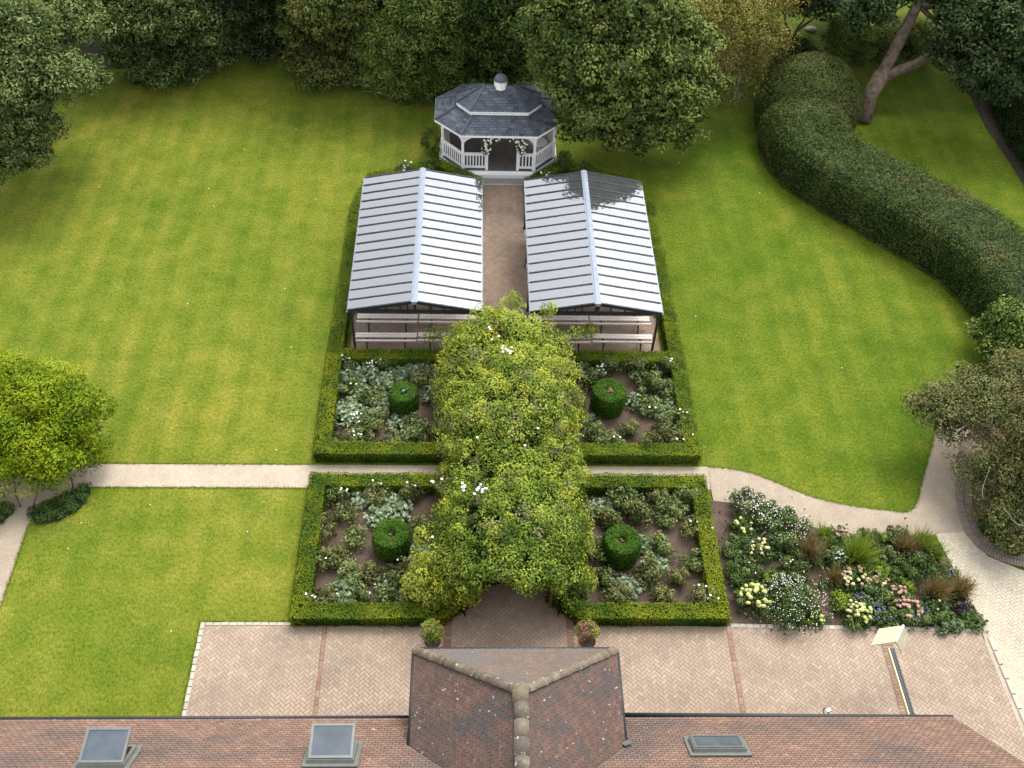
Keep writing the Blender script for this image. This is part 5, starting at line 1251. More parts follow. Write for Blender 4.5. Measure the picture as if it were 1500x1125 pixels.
BP = [
 (1098, 738, ('aster_bush', 'rose', ('petal_lilac', 60, 0.020, 0.5)), 'dark bushy aster dotted with lilac flowers at the far left corner of the border', 'flower', 1.25),
 (1120, 752, ('aster_bush', 'green', ('petal_white', 70, 0.018, 0.5)), 'green bush with tiny white flowers beside the dark aster', 'flower', 1.2),
 (1150, 770, ('gaura', 'green', ('petal_white', 120, 0.014, 0.80)), 'broad bush speckled with white flowers at the back of the border near the path', 'flower', 1.55),
 (1180, 790, ('aster_bush', 'rose', ('petal_violet', 25, 0.018, 0.4)), 'dark low bush right of the white speckled bush at the back', 'plant', 0.9),
 (1088, 772, ('hydrangea', 'green', ('petal_lime', 10, 0.065, 0.32)), 'small hydrangea with lime heads nearest the box hedge at the back', 'hydrangea', 0.8),
 (1111, 803, ('hydrangea', 'green', ('petal_cream', 15, 0.060, 0.34)), 'hydrangea with cream yellow heads in the left middle of the border', 'hydrangea', 0.85),
 (1106, 878, ('hydrangea', 'green', ('petal_lime', 30, 0.075, 0.48)), 'big hydrangea with many yellow-green heads at the front left of the border', 'hydrangea', 1.15),
 (1190, 905, ('hydrangea', 'lime', ('petal_lime', 7, 0.06, 0.28)), 'little lime hydrangea at the front edge of the border', 'hydrangea', 0.65),
 (1083, 800, ('leafy_bush', 'green', None), 'dark leafy bush against the box hedge, halfway down the border', 'bush', 1.0),
 (1093, 836, ('leafy_bush', 'green', ('petal_white', 3, 0.03, 0.3)), 'dark leafy bush just behind the big yellow-green hydrangea', 'bush', 1.1),
 (1163, 834, ('leafy_bush', 'rose', ('petal_white', 5, 0.025, 0.3)), 'grey-green bush with a few white buds in the left middle', 'bush', 1.0),
 (1143, 795, ('leafy_bush', 'green', ('petal_lime', 5, 0.03, 0.3)), 'mid green bush below the white speckled bush', 'bush', 1.0),
 (1163, 805, ('leafy_bush', 'rose', None), 'small grey-green bush left of the brown feather grass', 'bush', 0.85),
 (1163, 884, ('gaura', 'green', ('petal_white', 200, 0.014, 1.0)), 'wide airy plant covered in white flowers at the front of the border', 'flower', 1.7),
 (1150, 868, ('gaura', 'rose', ('petal_lilac', 120, 0.018, 0.6)), 'airy plant with pinkish white flowers behind the wide white one', 'flower', 1.1),
 (1187, 806, ('grass_clump', 'brown_grass', None), 'upright brown feather grass in the left middle of the border', 'ornamental grass', 1.15),
 (1371, 866, ('grass_clump', 'brown_grass', None), 'brown feather grass near the front right of the border', 'ornamental grass', 1.1),
 (1409, 862, ('grass_clump', 'brown_grass', None), 'brown grass tuft leaning over the driveway edge', 'ornamental grass', 1.0),
 (1224, 846, ('grass_clump', 'brown_grass', None), 'orange-brown grass tuft behind the cream sedum', 'ornamental grass', 0.8),
 (1328, 800, ('grass_clump', 'brown_grass', None), 'brownish grass at the back right of the border', 'ornamental grass', 1.0),
 (1206, 784, ('grass_clump', 'lime', None), 'bright lime grass clump at the back of the border', 'ornamental grass', 0.8),
 (1258, 812, ('grass_clump', 'lime', None), 'wide yellow-green grass clump in the middle of the border', 'ornamental grass', 1.35),
 (1350, 796, ('grass_clump', 'lime', None), 'green grass clump at the back right corner by the gravel path', 'ornamental grass', 1.05),
 (1370, 812, ('grass_clump', 'lime', None), 'green grass clump on the drive side behind the purple plant', 'ornamental grass', 0.85),
 (1230, 785, ('sedum', 'green', ('petal_pink', 12, 0.055, 0.3)), 'pink-headed sedum at the back edge beside the path', 'sedum', 0.75),
 (1252, 850, ('sedum', 'green', ('petal_cream', 22, 0.06, 0.42, 'petal_pink', 8)), 'cream and pink sedum in the centre of the border', 'sedum', 1.0),
 (1284, 852, ('sedum', 'green', ('petal_pink', 13, 0.055, 0.34, 'petal_cream', 8)), 'pink sedum right of the central cream sedum', 'sedum', 0.85),
 (1314, 873, ('sedum', 'green', ('petal_pink', 18, 0.06, 0.36)), 'dusty pink sedum behind the cream gabled hood', 'sedum', 0.9),
 (1332, 892, ('sedum', 'green', ('petal_pink', 24, 0.06, 0.36)), 'large dusty pink sedum nearest the cream gabled hood', 'sedum', 0.95),
 (1256, 900, ('sedum', 'green', ('petal_lime', 24, 0.06, 0.38, 'petal_cream', 12)), 'round yellow-headed sedum at the front middle of the border', 'sedum', 0.95),
 (1230, 816, ('phlox', 'green', ('petal_white', 34, 0.03, 0.22)), 'white phlox in the middle of the border', 'flower', 0.8),
 (1244, 838, ('phlox', 'green', ('petal_white', 26, 0.03, 0.18)), 'smaller white phlox just in front of the taller one', 'flower', 0.6),
 (1212, 806, ('leafy_bush', 'green', None), 'leafy green bush between brown feather grass and white phlox', 'bush', 1.1),
 (1345, 826, ('leafy_bush', 'green', None), 'glossy green bush in the right half of the border', 'bush', 1.2),
 (1322, 834, ('leafy_bush', 'green', None), 'dark green bush left of the glossy one', 'bush', 0.95),
 (1288, 872, ('leafy_bush', 'green', ('petal_violet', 5, 0.02, 0.3)), 'leafy bush between the yellow and the pink sedum', 'bush', 1.25),
 (1372, 888, ('leafy_bush', 'green', ('petal_cream', 3, 0.04, 0.2)), 'leafy rose with one cream bloom near the front right', 'bush', 1.0),
 (1325, 858, ('leafy_bush', 'lime', None), 'small light green plant on bare soil in the right half', 'plant', 0.55),
 (1129, 846, ('leafy_bush', 'lime', None), 'small light green plant on bare soil in the left half', 'plant', 0.5),
 (1234, 882, ('leafy_bush', 'lime', None), 'light green foliage clump left of the round yellow sedum', 'plant', 0.75),
 (1282, 897, ('cranesbill', 'green', ('petal_violet', 44, 0.026, 0.34)), 'violet-flowered cranesbill right of the round yellow sedum', 'flower', 0.75),
 (1262, 882, ('cranesbill', 'green', ('petal_violet', 24, 0.024, 0.3)), 'violet-flowered cranesbill behind the round yellow sedum', 'flower', 0.7),
 (1352, 900, ('cranesbill', 'green', ('petal_violet', 20, 0.02, 0.36)), 'low plant with scattered violet flowers at the front right', 'flower', 0.8),
 (1300, 912, ('cranesbill', 'green', ('petal_violet', 6, 0.02, 0.3)), 'low green mat at the front edge beside the hood', 'plant', 0.6),
 (1382, 913, ('silver_mound', 'silver', None), 'silvery mound at the front right corner of the border', 'plant', 0.6),
 (1398, 915, ('silver_mound', 'silver', None), 'smaller silvery mound beside the first near the corner', 'plant', 0.42),
 (1350, 812, ('purple_bush', 'purple', None), 'dark purple bush at the back right', 'bush', 0.8),
 (1413, 890, ('purple_bush', 'purple', ('petal_violet', 6, 0.02, 0.2)), 'dark purple plant by the drive at the right corner', 'bush', 0.6),
 (1425, 908, ('leafy_bush', 'green', None), 'dark green tuft at the outermost right corner of the border', 'plant', 0.65),
 (1390, 845, ('leafy_bush', 'green', ('petal_violet', 8, 0.02, 0.3)), 'blue-green bush at the drive side of the border', 'bush', 0.85),
 (1282, 838, ('open_shrub', 'lime', None), 'tall open shrub with bare twigs rising over the border and path', 'shrub', 1.0),
 (1300, 815, ('leafy_bush', 'rose', None), 'grey-green foliage at the foot of the tall open shrub', 'bush', 0.9),
 (1275, 790, ('leafy_bush', 'rose', None), 'straggly green bush at the back edge below the tall open shrub', 'bush', 0.8),
 (1316, 785, ('leafy_bush', 'rose', None), 'straggly grey bush at the back edge right of the tall shrub', 'bush', 0.75),
]
for px, py, kind, label, cat, s in BP: border_plant(px, py, kind, label, cat, s, z=0.3 * s)

# low filler growing between the border plants, one uncountable mass
Lv = Leaves(); Fl = MB()
for k in range(420):
    px, py = rng.uniform(1072, 1440), rng.uniform(738, 922); g = G(px, py, 0.1)
    if not inside((g.x, g.y), FB) or g.x < 6.75: continue
    if rng.random() < 0.25 + 0.4 * (math.sin(g.x * 2.1) * math.sin(g.y * 2.6) > 0.3): continue
    clump(Lv, (g.x, g.y, rng.uniform(0.08, 0.2)), rng.uniform(0.10, 0.2), 34, 0.07, 0.036, rng.uniform(0.2, 0.85), mi=int(rng.choice([0, 0, 1, 2])), jitter=0.55)
    if rng.random() < 0.3:
        for j in range(3): blob_core(Fl, (g.x + rng.normal(0, .1), g.y + rng.normal(0, .1), 0.32), (0.016, 0.016, 0.012), 5, 3)
o = Lv.build('low_filler_plants', [M['green'], M['rose'], M['lime']]); tag(o, 'low mixed green growth filling the flower border', 'ground cover', kind='stuff')
o = Fl.build('scattered_flowers', M['petal_lilac']); tag(o, 'tiny pale flowers scattered through the border', 'flowers', kind='stuff')

# pots
def pot(px, py, label, reddish):
    g = G(px, py, 0.42); root = tag(empty('potted_plant', (g.x, g.y, 0.03)), label, 'potted plant', 'two potted shrubs at the arbor entrance')
    mb = MB(); mb.lathe([(0.0, 0.0), (0.17, 0.0), (0.22, 0.2), (0.25, 0.38), (0.275, 0.39), (0.275, 0.44), (0.245, 0.44), (0.235, 0.38), (0.2, 0.37), (0, 0.37)], (0, 0, 0), 28); mb.build('pot', M['terracotta'], root, smooth=False)
    mb = MB(); mb.lathe([(0.24, 0.375), (0.0, 0.40)], (0, 0, 0), 20); mb.build('soil', M['soil'], root)
    Lv = Leaves(); sway = -0.02
    for k in range(34):
        d = sph(1)[0]; d[2] = abs(d[2]); c = np.array([d[0] * 0.27 + sway, d[1] * 0.22 + 0.16, 0.64 + d[2] * 0.42])
        clump(Lv, c, 0.12, 42, 0.075, 0.026, (0.65 if not reddish else 0.8) + rng.normal(0, 0.15), mi=int(rng.random() < (0.15 if not reddish else 0.42)), jitter=0.6)
    Lv.build('foliage', [M['lime'], M['brown_grass']], root)
    F = MB()
    for k in range(22): 
        a = rng.random() * 6.28; q = rng.uniform(0.08, 0.3); blob_core(F, (q * math.cos(a) - 0.02, q * math.sin(a) * .8 + 0.16, 0.98 - q * 0.3 + rng.normal(0, 0.05)), (0.035, 0.035, 0.05), 6, 4)
    tag(F.build('flower', M['petal_red'], root, smooth=True), kind='stuff')
    mb = MB()
    for k in range(5): a = k * 1.25; mb.tube([(0.03 * math.cos(a), 0.03 * math.sin(a), 0.36), (0.12 * math.cos(a), 0.1 * math.sin(a) + 0.05, 0.8)], [0.012, 0.008], 5)
    tag(mb.build('stem', M['bark'], root), kind='stuff'); return root
pot(634, 940, 'terracotta pot with a bushy lime green and dusky red shrub, left of the arbor entrance', False)
pot(860, 941, 'terracotta pot with a loose orange and yellow tinted shrub, right of the arbor entrance', True)

# ------------------------------------------------------------------ tall clipped hedges on the right
def tall_hedge(name, label, base_pts, width, h, mat, L=0.085, W=0.055, dens=330, cat='hedge'):
    pts = spline(base_pts, 5); Lv = Leaves(); core = MB(); n = len(pts); LB = pts; RB = offp(pts, width)
    for i in range(n - 1):
        prof = [(0.0, 0.0), (0.02, h * 0.5), (0.05, h * 0.82), (0.14, h * 0.97), (0.35, h * 1.03), (0.65, h * 1.03), (0.86, h * 0.97), (0.95, h * 0.82), (0.98, h * 0.5), (1.0, 0.0)]
        for (u0, z0), (u1, z1) in zip(prof[:-1], prof[1:]):
            def pp(a, b, u, z): return Vector((a[0] + (b[0] - a[0]) * u, a[1] + (b[1] - a[1]) * u, z))
            q = [pp(LB[i], RB[i], u0, z0), pp(LB[i + 1], RB[i + 1], u0, z0), pp(LB[i + 1], RB[i + 1], u1, z1), pp(LB[i], RB[i], u1, z1)]
            nn = (q[3] - q[0]).cross(q[1] - q[0]).normalized()
            axm = Vector(((LB[i][0] + RB[i][0] + LB[i + 1][0] + RB[i + 1][0]) / 4, (LB[i][1] + RB[i][1] + LB[i + 1][1] + RB[i + 1][1]) / 4, h * 0.5))
            if nn.dot((q[0] + q[1] + q[2] + q[3]) / 4 - axm) < 0: nn = -nn
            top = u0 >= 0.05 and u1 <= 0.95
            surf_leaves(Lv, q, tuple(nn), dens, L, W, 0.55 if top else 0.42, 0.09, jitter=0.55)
            q2 = []
            for p, kk in zip(q, (i, i + 1, i + 1, i)):
                mx_, my_ = (LB[kk][0] + RB[kk][0]) / 2, (LB[kk][1] + RB[kk][1]) / 2; q2.append((mx_ + (p.x - mx_) * 0.93, my_ + (p.y - my_) * 0.93, p.z * 0.95))
            core.add(q2, [(0, 1, 2, 3)])
        if rng.random() < 0.9:
            for k in range(4):
                u = rng.uniform(0.1, 0.9); v = rng.random(); x = LB[i][0] * (1 - v) + LB[i + 1][0] * v; y = LB[i][1] * (1 - v) + LB[i + 1][1] * v
                x += (RB[i][0] - LB[i][0]) * u; y += (RB[i][1] - LB[i][1]) * u; clump(Lv, (x, y, h * 1.0), 0.22, 40, L, W, 0.6, flat=0.5)
    o = Lv.build(name, mat, None, core); tag(o, label, cat); return o
hb_pts = [P2(1128, 245), P2(1145, 272), P2(1200, 310), P2(1280, 355), P2(1370, 410), P2(1425, 468), P2(1475, 540), P2(1530, 620)]
hb_pts = [P2(1116, 130), P2(1110, 185), P2(1116, 232)] + hb_pts[1:]
tall_hedge('curved_hedge', 'long dark green clipped hedge curving along the right-hand lawn', hb_pts, 3.5, 2.0, M['hedge'], dens=400)

def mound(name, label, blobs, mat, L, W, dens, cl=0.35, cat='shrub', tint=0.5, **kw):
    Lv = Leaves(); core = MB()
    for c, r in blobs:
        r_ = np.array(r) * np.ones(3); A = 4 * math.pi * (((r_[0] * r_[1]) ** 1.6 + (r_[0] * r_[2]) ** 1.6 + (r_[1] * r_[2]) ** 1.6) / 3) ** (1 / 1.6); n = int(A * dens)
        d = sph(n); P = np.array(c) + d * r_ * rng.uniform(0.95, 1.02, (n, 1)); k = P[:, 2] > 0.03
        # tall rounded columns: push the sides out straight
        Lv.add(P[k], d[k], L, W, tint + 0.12 * d[k][:, 2], jitter=0.5); blob_core(core, c, r_ * 0.93, 16, 10)
    o = Lv.build(name, mat, None, core); tag(o, label, cat); return o
g = G(1188, 120, 2.0)
mound('domed_hedge', 'tall domed end of dark clipped hedge next to the leaning tree', [((g.x, g.y - 0.4, 0.9), (2.35, 2.2, 2.5)), ((g.x - 0.5, g.y - 2.2, 0.8), (2.0, 1.9, 1.75))], M['hedge'], 0.085, 0.055, 420, cat='hedge')

# ------------------------------------------------------------------ trees
def limb(mb, a, b, r0, r1, bend=0.25, n=6):
    a, b = np.array(a, float), np.array(b, float); L_ = np.linalg.norm(b - a); off = rng.normal(0, bend * L_ * 0.3, 3); pts = []
    for t in np.linspace(0, 1, n): pts.append(tuple(a + (b - a) * t + off * math.sin(math.pi * t) + rng.normal(0, 0.02 * L_, 3) * (0 < t < 1)))
    mb.tube(pts, list(np.linspace(r0, r1, n)), 8)
def tree(name, label, base, trunk_h, tr, blobs, mat, L, W, cl, dens, tint=0.5, bark='bark', cat='tree', group=None, twigs=0, lean=(0, 0), **kw):
    base = (base[0], base[1] + 1.2)
    if name in ('olive_tree', 'dark_evergreen'): base = (base[0], base[1] + 2.5)
    if cat == 'shrub' or name in ('olive_tree', 'dark_evergreen'):
        low = []
        for c, r in blobs:
            if 1.0 < c[2] < 4.4: low.append(((c[0], c[1] + 0.3, 0.75), (r[0] * 0.95, r[1] * 0.9, 0.95)))
        blobs = list(blobs) + low
    bx_, by_ = base; root = tag(empty(name, (bx_, by_, 0)), label, cat, group); o3 = np.array([bx_, by_, 0])
    mb = MB(); top = np.array([lean[0], lean[1], trunk_h]); limb(mb, (0, 0, -0.1), tuple(top), tr, tr * 0.65, 0.1)
    bl = [(tuple(np.array(c) - o3), r) for c, r in blobs]
    for c, r in bl:
        limb(mb, tuple(top * 0.9), tuple(np.array(c) * 1.0), tr * 0.45, tr * 0.12)
        for k in range(4):
            d = sph(1)[0]; d[2] = abs(d[2]) * .6; limb(mb, tuple(np.array(c) * 0.8 + top * 0.2), tuple(np.array(c) + d * np.array(r) * np.ones(3) * 0.8), tr * 0.16, tr * 0.04)
    mb.build('trunk', M[bark], root, smooth=True)
    Lv = Leaves(); crown(Lv, bl, cl, dens, L, W, tint, **kw); Lv.build('crown', mat, root)
    return root
def B(px, py, z, rx, ry=None, rz=None):
    """a crown lobe centred at a spot of the photo at height z, radius in photo pixels"""
    g = G(px, py, z); s = FOC / (g - CAM).dot(CF); r = rx / s
    return ((g.x, g.y, z), (r, (ry or rx) / s, (rz or rx * 0.85) / s))
def base_of(*bs): return (sum(b[0][0] for b in bs) / len(bs), sum(b[0][1] for b in bs) / len(bs))

# left grey-green tree
bs = [B(30, 60, 5.5, 95), B(-60, 130, 5, 100), B(75, 120, 4.6, 60), B(115, 110, 3.6, 42, rz=24), B(30, 160, 3.6, 66), B(-20, 210, 2.6, 62), B(38, 218, 1.7, 40), B(100, 30, 5.5, 60), B(20, -20, 6.0, 90)]
tree('broadleaf_tree', 'large grey-green tree with pale bare twigs at the left edge of the lawn', (bs[0][0][0] - 1.5, bs[0][0][1] + 1), 3.0, 0.35, bs, M['t_grey'], 0.135, 0.075, 0.42, 66, 0.5, 'bark_pale')
tw = MB(); 
rt = [o for o in C.objects if o.name == 'broadleaf_tree'][0]
for (x0, y0, z0, x1, y1, z1) in ((90, 140, 3.2, 72, 112, 4.2), (70, 145, 3.4, 66, 118, 4.2), (102, 150, 3.0, 93, 124, 4.0), (130, 125, 3.4, 112, 110, 4.0), (5, 95, 5.6, 35, 105, 5.4), (25, 133, 4.3, 48, 130, 4.2), (62, 140, 3.6, 66, 128, 4.1), (126, 128, 3.2, 104, 108, 4.0), (60, 160, 3.0, 52, 145, 3.8)):
    a = G(x0, y0, z0 + 0.35); b = G(x1, y1, z1 + 0.45); limb(tw, a - Vector(rt.location), b - Vector(rt.location), 0.014, 0.03, 0.3, 5)
tag(tw.build('twig', M['bark_pale'], rt, smooth=True), kind='stuff')

bs = [B(235, 22, 3.2, 62), B(190, 45, 2.2, 48), B(290, 30, 2.6, 48), B(250, 60, 1.5, 50, rz=36), B(325, 20, 2.4, 36), B(170, 5, 3.6, 55), B(310, 60, 1.1, 32), B(250, -20, 3.6, 70)]
tree('large_shrub', 'broad grey-green shrub with pale and reddish tips at the top left of the lawn', base_of(bs[0]), 1.2, 0.2, bs, M['t_grey'], 0.135, 0.075, 0.42, 62, 0.5, cat='shrub')
bs = [B(375, 15, 2.6, 40), B(395, 38, 1.4, 36, rz=26), B(350, 40, 1.2, 28), B(380, -25, 3, 50)]
tree('dark_shrub', 'dark shaded shrub in the gap at the top of the lawn', base_of(bs[0]), 1.0, 0.15, bs, M['t_deep'], 0.12, 0.075, 0.45, 50, 0.45, cat='shrub')
bs = [B(470, 15, 3.8, 58, rz=32), B(440, 35, 2.6, 40, rz=20), B(490, 45, 2.2, 38, rz=24), B(520, 10, 4.0, 45), B(455, 8, 4.4, 42), B(500, -30, 5, 70), B(462, 52, 1.2, 36, rz=22), B(498, 60, 1.1, 34, rz=20), B(425, 40, 1.4, 28, rz=18)]
tree('olive_tree', 'olive and yellow tinted tree with drooping layers above the lawn', base_of(bs[0]), 2.0, 0.22, bs, M['t_olive'], 0.16, 0.07, 0.42, 50, 0.6, flat=0.4)
bs = [B(600, 62, 2.6, 68, rz=50), B(560, 80, 1.9, 45), B(650, 70, 2.2, 50), B(615, 100, 1.3, 52, rz=32), B(560, 45, 3.2, 42), B(620, 15, 4.2, 62), B(680, 60, 2.6, 38), B(655, 108, 0.9, 36, rz=22), B(640, -20, 5, 70)]
tree('rounded_shrub', 'big rounded mid-green shrub just left of the gazebo roof', base_of(bs[0], bs[3]), 1.2, 0.22, bs, M['t_laurel'], 0.14, 0.055, 0.34, 58, 0.58, cat='shrub', rough=0.09)
# trees behind the gazebo
bs = [B(715, 30, 4.5, 48), B(745, 65, 3.0, 40), B(720, 80, 1.8, 36), B(775, 30, 5, 55), B(740, -25, 6, 70)]
tree('dark_evergreen', 'dark green tree directly behind the gazebo cupola', base_of(bs[1]), 2.5, 0.25, bs, M['t_dark'], 0.17, 0.09, 0.45, 50, 0.5)
bs = [B(880, 60, 5.5, 92, rz=66), B(940, 110, 4.0, 78, rz=54), B(860, 135, 3.6, 62, rz=44), B(905, 165, 2.6, 60, rz=38), B(985, 140, 3.2, 52), B(830, 80, 5.0, 50), B(955, 45, 5.8, 70), B(850, 185, 2.0, 34, rz=22), B(905, 195, 1.6, 32, rz=20), B(1000, 95, 4.4, 46), B(880, -10, 7, 90), B(960, 180, 2.2, 40), B(1015, 160, 2.4, 26), B(1030, 120, 3.2, 36), B(1000, 190, 1.5, 30, rz=20), B(945, 205, 1.2, 28, rz=18), B(800, 40, 5.5, 55), B(822, 120, 3.8, 30), B(835, 160, 2.9, 22), B(1010, 60, 5.0, 44)]
tree('spreading_tree', 'big dark spreading tree overhanging the right end of the gazebo', (bs[1][0][0], bs[1][0][1] + 1.5), 3.0, 0.4, bs, M['t_spread'], 0.16, 0.10, 0.46, 72, 0.5, flat=0.5, rough=0.2)
bs = [B(1075, 20, 5.0, 62, rz=40), B(1110, 50, 3.8, 44, rz=28), B(1040, 70, 4.0, 42), B(1085, 85, 2.8, 36), B(1130, 20, 4.4, 36), B(1050, 10, 5.4, 50), B(1095, 120, 2.0, 28), B(1010, 20, 5.6, 46), B(1075, 145, 1.6, 20), B(1128, 66, 3.2, 36), B(1120, 98, 2.4, 26), B(1056, 112, 2.6, 30), B(1140, -5, 5, 40)]
tree('weeping_tree', 'yellowing weeping tree with thin hanging branches right of the big dark tree', (bs[3][0][0], bs[3][0][1] + 1), 2.6, 0.16, bs, M['t_yellow'], 0.10, 0.045, 0.42, 34, 0.55, bark='bark_pale', flat=1.1, back=0.3)
# leaning tree
lt = tag(empty('leaning_tree', (*P2(1262, 176), 0)), 'tree with a thick leaning forked trunk beyond the curved hedge', 'tree')
o3 = Vector(lt.location)
tp = [P2(1262, 176, 0) + (0.0,), tuple(G(1277, 135, 0.9)), tuple(G(1296, 108, 1.4))]
tk = MB(); r0 = 0.56
a0 = Vector((0, 0, -0.1)); a1 = G(1274, 140, 0.9) - o3; a2 = G(1293, 108, 1.6) - o3; f1 = G(1320, 55, 3.0) - o3; f2 = G(1345, 5, 4.2) - o3; f3 = G(1365, -50, 5.5) - o3; h1 = G(1345, 92, 2.2) - o3; h2 = G(1385, 62, 3.0) - o3; h3 = G(1440, 20, 4.0) - o3
tk.tube([a0, a1, a2], [0.48, 0.36, 0.36], 14); tk.tube([a1, a2, f1, f2, f3], [0.30, 0.30, 0.27, 0.23, 0.17], 12); tk.tube([a1 + Vector((.1, 0, 0)), a2 + Vector((0.12, -0.05, -0.1)), h1, h2, h3], [0.28, 0.27, 0.21, 0.16, 0.10], 12)
for b in ((1250, -20, 5.5), (1300, -40, 5), (1420, 60, 4.5), (1470, 40, 4.5), (1400, -10, 5)): limb(tk, tuple(f2), tuple(G(*b) - o3), 0.14, 0.05)
tk.build('trunk', M['bark_big'], lt, smooth=True)
bs = [B(1270, 15, 5.0, 40), B(1300, -15, 6, 52), B(1258, 0, 5.0, 34), B(1400, 35, 4.8, 48), B(1440, 85, 3.6, 52, rz=34), B(1470, 30, 5, 70), B(1405, 92, 3.2, 38, rz=22), B(1480, 100, 3.4, 44), B(1430, 120, 2.5, 30, rz=18), B(1380, -20, 6, 50), B(1455, 125, 2.3, 30), B(1500, 60, 4.4, 60), B(1380, 75, 3.8, 26)]
Lv = Leaves(); crown(Lv, [(tuple(np.array(c) - np.array(o3)), r) for c, r in bs], 0.46, 64, 0.155, 0.105, 0.5, back=0.5); Lv.build('crown', M['t_deep'], lt)
# background bushes and hedges at the top right
bs = [B(1235, 55, 1.3, 26), B(1262, 62, 1.1, 26), B(1240, 35, 1.6, 24)]
tree('light_shrub', 'yellow-green shrub behind the dome of the hedge', base_of(bs[0]), 0.6, 0.06, bs, M['t_laurel'], 0.11, 0.06, 0.35, 60, 0.75, cat='shrub')
bs = [B(1300, 55, 1.2, 26), B(1335, 50, 1.3, 24), B(1365, 55, 1.2, 24)]
tree('light_shrub', 'pale cream and green shrub behind the leaning trunk', base_of(bs[1]), 0.6, 0.06, bs, M['t_laurel'], 0.11, 0.06, 0.35, 60, 0.9, cat='shrub')
bs = [B(1290, 75, 0.5, 24, rz=16), B(1325, 75, 0.5, 24, rz=16), B(1255, 74, 0.5, 24, rz=16)]
tree('low_shrub', 'low dark shrub row at the foot of the pale shrubs', base_of(bs[0]), 0.3, 0.05, bs, M['t_dark'], 0.10, 0.06, 0.3, 50, 0.5, cat='shrub')
tall_hedge('dark_hedge', 'tall dark hedge at the right edge behind the leaning tree', [P2(1425, 95), P2(1462, 185), P2(1500, 250), P2(1560, 330)], 2.5, 2.2, M['t_deep'], dens=220, L=0.10, W=0.06)
bs = [B(1185, 5, 3.5, 40), B(1150, -25, 4.5, 50), B(1210, -30, 5, 60)]
tree('dark_shrub', 'dark shaded shrub at the top edge above the domed hedge', base_of(bs[0]), 1.2, 0.15, bs, M['t_deep'], 0.14, 0.08, 0.5, 40, 0.35, cat='shrub')
# dark wood beyond, one mass
Lv = Leaves(); bb = []
for x in range(-200, 1750, 95): bb.append(B(x, -70 + 14 * math.sin(x), 5.0, 95))
for x in range(-200, 1750, 120): bb.append(B(x, -30 + 10 * math.cos(x), 2.5, 60))
crown(Lv, bb, 1.1, 24, 0.34, 0.24, 0.35, back=0.0); o = Lv.build('far_trees', M['t_deep']); tag(o, 'dark mass of trees beyond the garden', 'woodland', kind='stuff')
# birdbath-like flat stones near the weeping tree
for px, py, lab in ((1057, 100, 'pale flat stone slab under the weeping tree'), (1188, 42, 'small pinkish stone on the grass behind the domed hedge')):
    mb = MB(); g = G(px, py, 0.1); blob_core(mb, (0, 0, 0.10), (0.30, 0.24, 0.10), 9, 6); o = mb.build('flat_stone', M['sett'], None); o.location = (g.x, g.y, 0); tag(o, lab, 'stone')

# right edge bushes
bs = [B(1478, 480, 1.4, 46), B(1500, 510, 1.2, 52), B(1455, 515, 0.9, 26), B(1535, 450, 1.5, 50)]
tree('leafy_shrub', 'mid-green leafy shrub at the right edge by the end of the curved hedge', base_of(bs[1]), 0.8, 0.1, bs, M['t_laurel'], 0.12, 0.07, 0.35, 62, 0.42, cat='shrub')
bs = [B(1440, 580, 2.6, 60, rz=26), B(1385, 585, 2.3, 42, rz=18), B(1350, 600, 2.0, 28, rz=14), B(1480, 620, 2.4, 70, rz=40), B(1470, 690, 1.6, 62, rz=44), B(1490, 760, 1.1, 50), B(1395, 625, 1.8, 34, rz=14), B(1520, 660, 2.4, 80), B(1412, 560, 1.9, 36, rz=16), B(1372, 612, 1.6, 26, rz=12), B(1340, 592, 2.0, 20, rz=10), B(1480, 560, 2.6, 52), B(1455, 745, 0.8, 32)]
tree('rusty_tree', 'spreading rusty brown and dark green tree in the curved bed at the right edge', (bs[7][0][0], bs[7][0][1]), 1.2, 0.2, bs, M['t_rust'], 0.085, 0.044, 0.33, 92, 0.5, bark='bark_pale', flat=0.6)
Lv = Leaves()
rt = [o for o in C.objects if o.name == 'rusty_tree'][0]
for k in range(120):   # loose low sprays over the path
    px, py = rng.uniform(1365, 1440), rng.uniform(610, 720)
    if px < 1365 + (py - 610) * 0.35: continue
    g = G(px, py, 1.2); clump(Lv, np.array(g) - np.array(rt.location), 0.15, 16, 0.07, 0.035, 0.5)
Lv.build('low_sprays', M['t_rust'], rt)
tw = MB()
for (x0, y0, x1, y1) in ((1362, 560, 1375, 582), (1445, 535, 1442, 558), (1475, 578, 1450, 600), (1395, 640, 1430, 620), (1470, 745, 1500, 770), (1448, 690, 1440, 730)):
    limb(tw, G(x0, y0, 2.8) - Vector(rt.location), G(x1, y1, 2.2) - Vector(rt.location), 0.006, 0.012, 0.3, 5)
tag(tw.build('twig', M['bark_pale'], rt, smooth=True), kind='stuff')
bs = [B(1452, 770, 0.3, 20, rz=10), B(1480, 795, 0.3, 22, rz=10)]
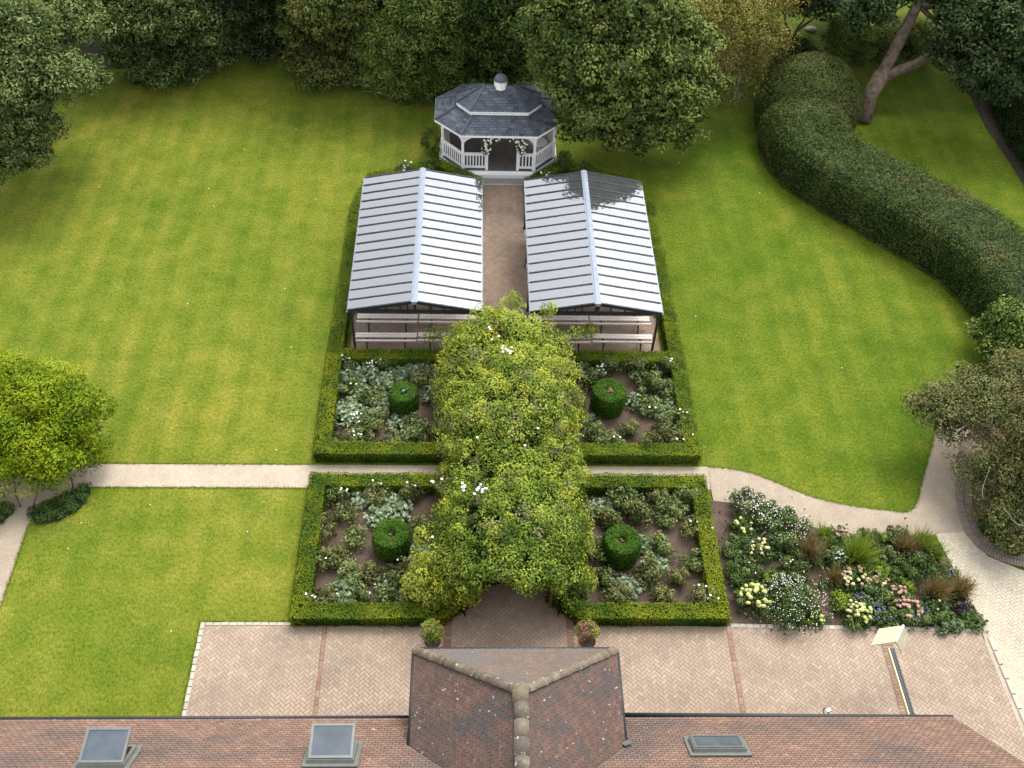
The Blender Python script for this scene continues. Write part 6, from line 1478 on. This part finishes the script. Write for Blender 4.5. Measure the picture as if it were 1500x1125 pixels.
mound('ground_cover', 'dark green ground cover inside the curved brick kerb', [(b[0], b[1]) for b in bs], M['ivy'], 0.07, 0.045, 300, cat='plant')

# left bright shrub
bs = [B(40, 590, 1.9, 62, rz=48), B(110, 600, 1.7, 46), B(-20, 640, 1.9, 70), B(70, 650, 1.5, 58), B(20, 555, 2.2, 42), B(130, 640, 1.1, 34), B(60, 690, 1.0, 38), B(95, 560, 1.8, 34), B(15, 690, 1.1, 36), B(-40, 560, 2.0, 60), B(115, 665, 0.9, 32)]
tree('bright_shrub_tree', 'bright yellow-green rounded tree with feathery leaf tufts at the left edge', (bs[0][0][0], bs[0][0][1]), 0.9, 0.12, bs, M['acacia'], 0.13, 0.036, 0.42, 150, 0.5, bark='bark', back=0.5, flat=0.8, var=0.26)
rt = [o for o in C.objects if o.name == 'bright_shrub_tree'][0]
tw = MB()
for (x0, y0, x1, y1) in ((48, 745, 60, 700), (108, 718, 96, 690), (5, 728, 30, 690), (30, 742, 20, 700), (52, 700, 60, 660)): limb(tw, G(x0, y0, 0.0) - Vector(rt.location), G(x1, y1, 1.1) - Vector(rt.location), 0.03, 0.02, 0.3, 5)
tag(tw.build('stem', M['bark'], rt, smooth=True), kind='stuff')
def carpet(poly, label):
    Lv = Leaves(); xs = [p[0] for p in poly]; ys = [p[1] for p in poly]; core = MB(); core.prism(ccw(poly), 0, 0.05, flat=False)
    for k in range(170):
        x, y = rng.uniform(min(xs), max(xs)), rng.uniform(min(ys), max(ys))
        if inside((x, y), poly): clump(Lv, (x, y, 0.12), 0.17, 70, 0.06, 0.035, 0.45 + rng.normal(0, .12), flat=0.7)
    o = Lv.build('ground_cover', M['ivy'], None, core); tag(o, label, 'ground cover')
carpet([P2(44, 752), P2(52, 768), P2(85, 764), P2(118, 745), P2(134, 722), P2(128, 712), P2(95, 728)], 'dark green ground cover patch on the lawn corner under the bright tree')
carpet([P2(-60, 735), P2(-60, 775), P2(0, 768), P2(20, 752), P2(14, 742)], 'dark green ground cover patch at the very left edge')
bpy.context.view_layer.update()
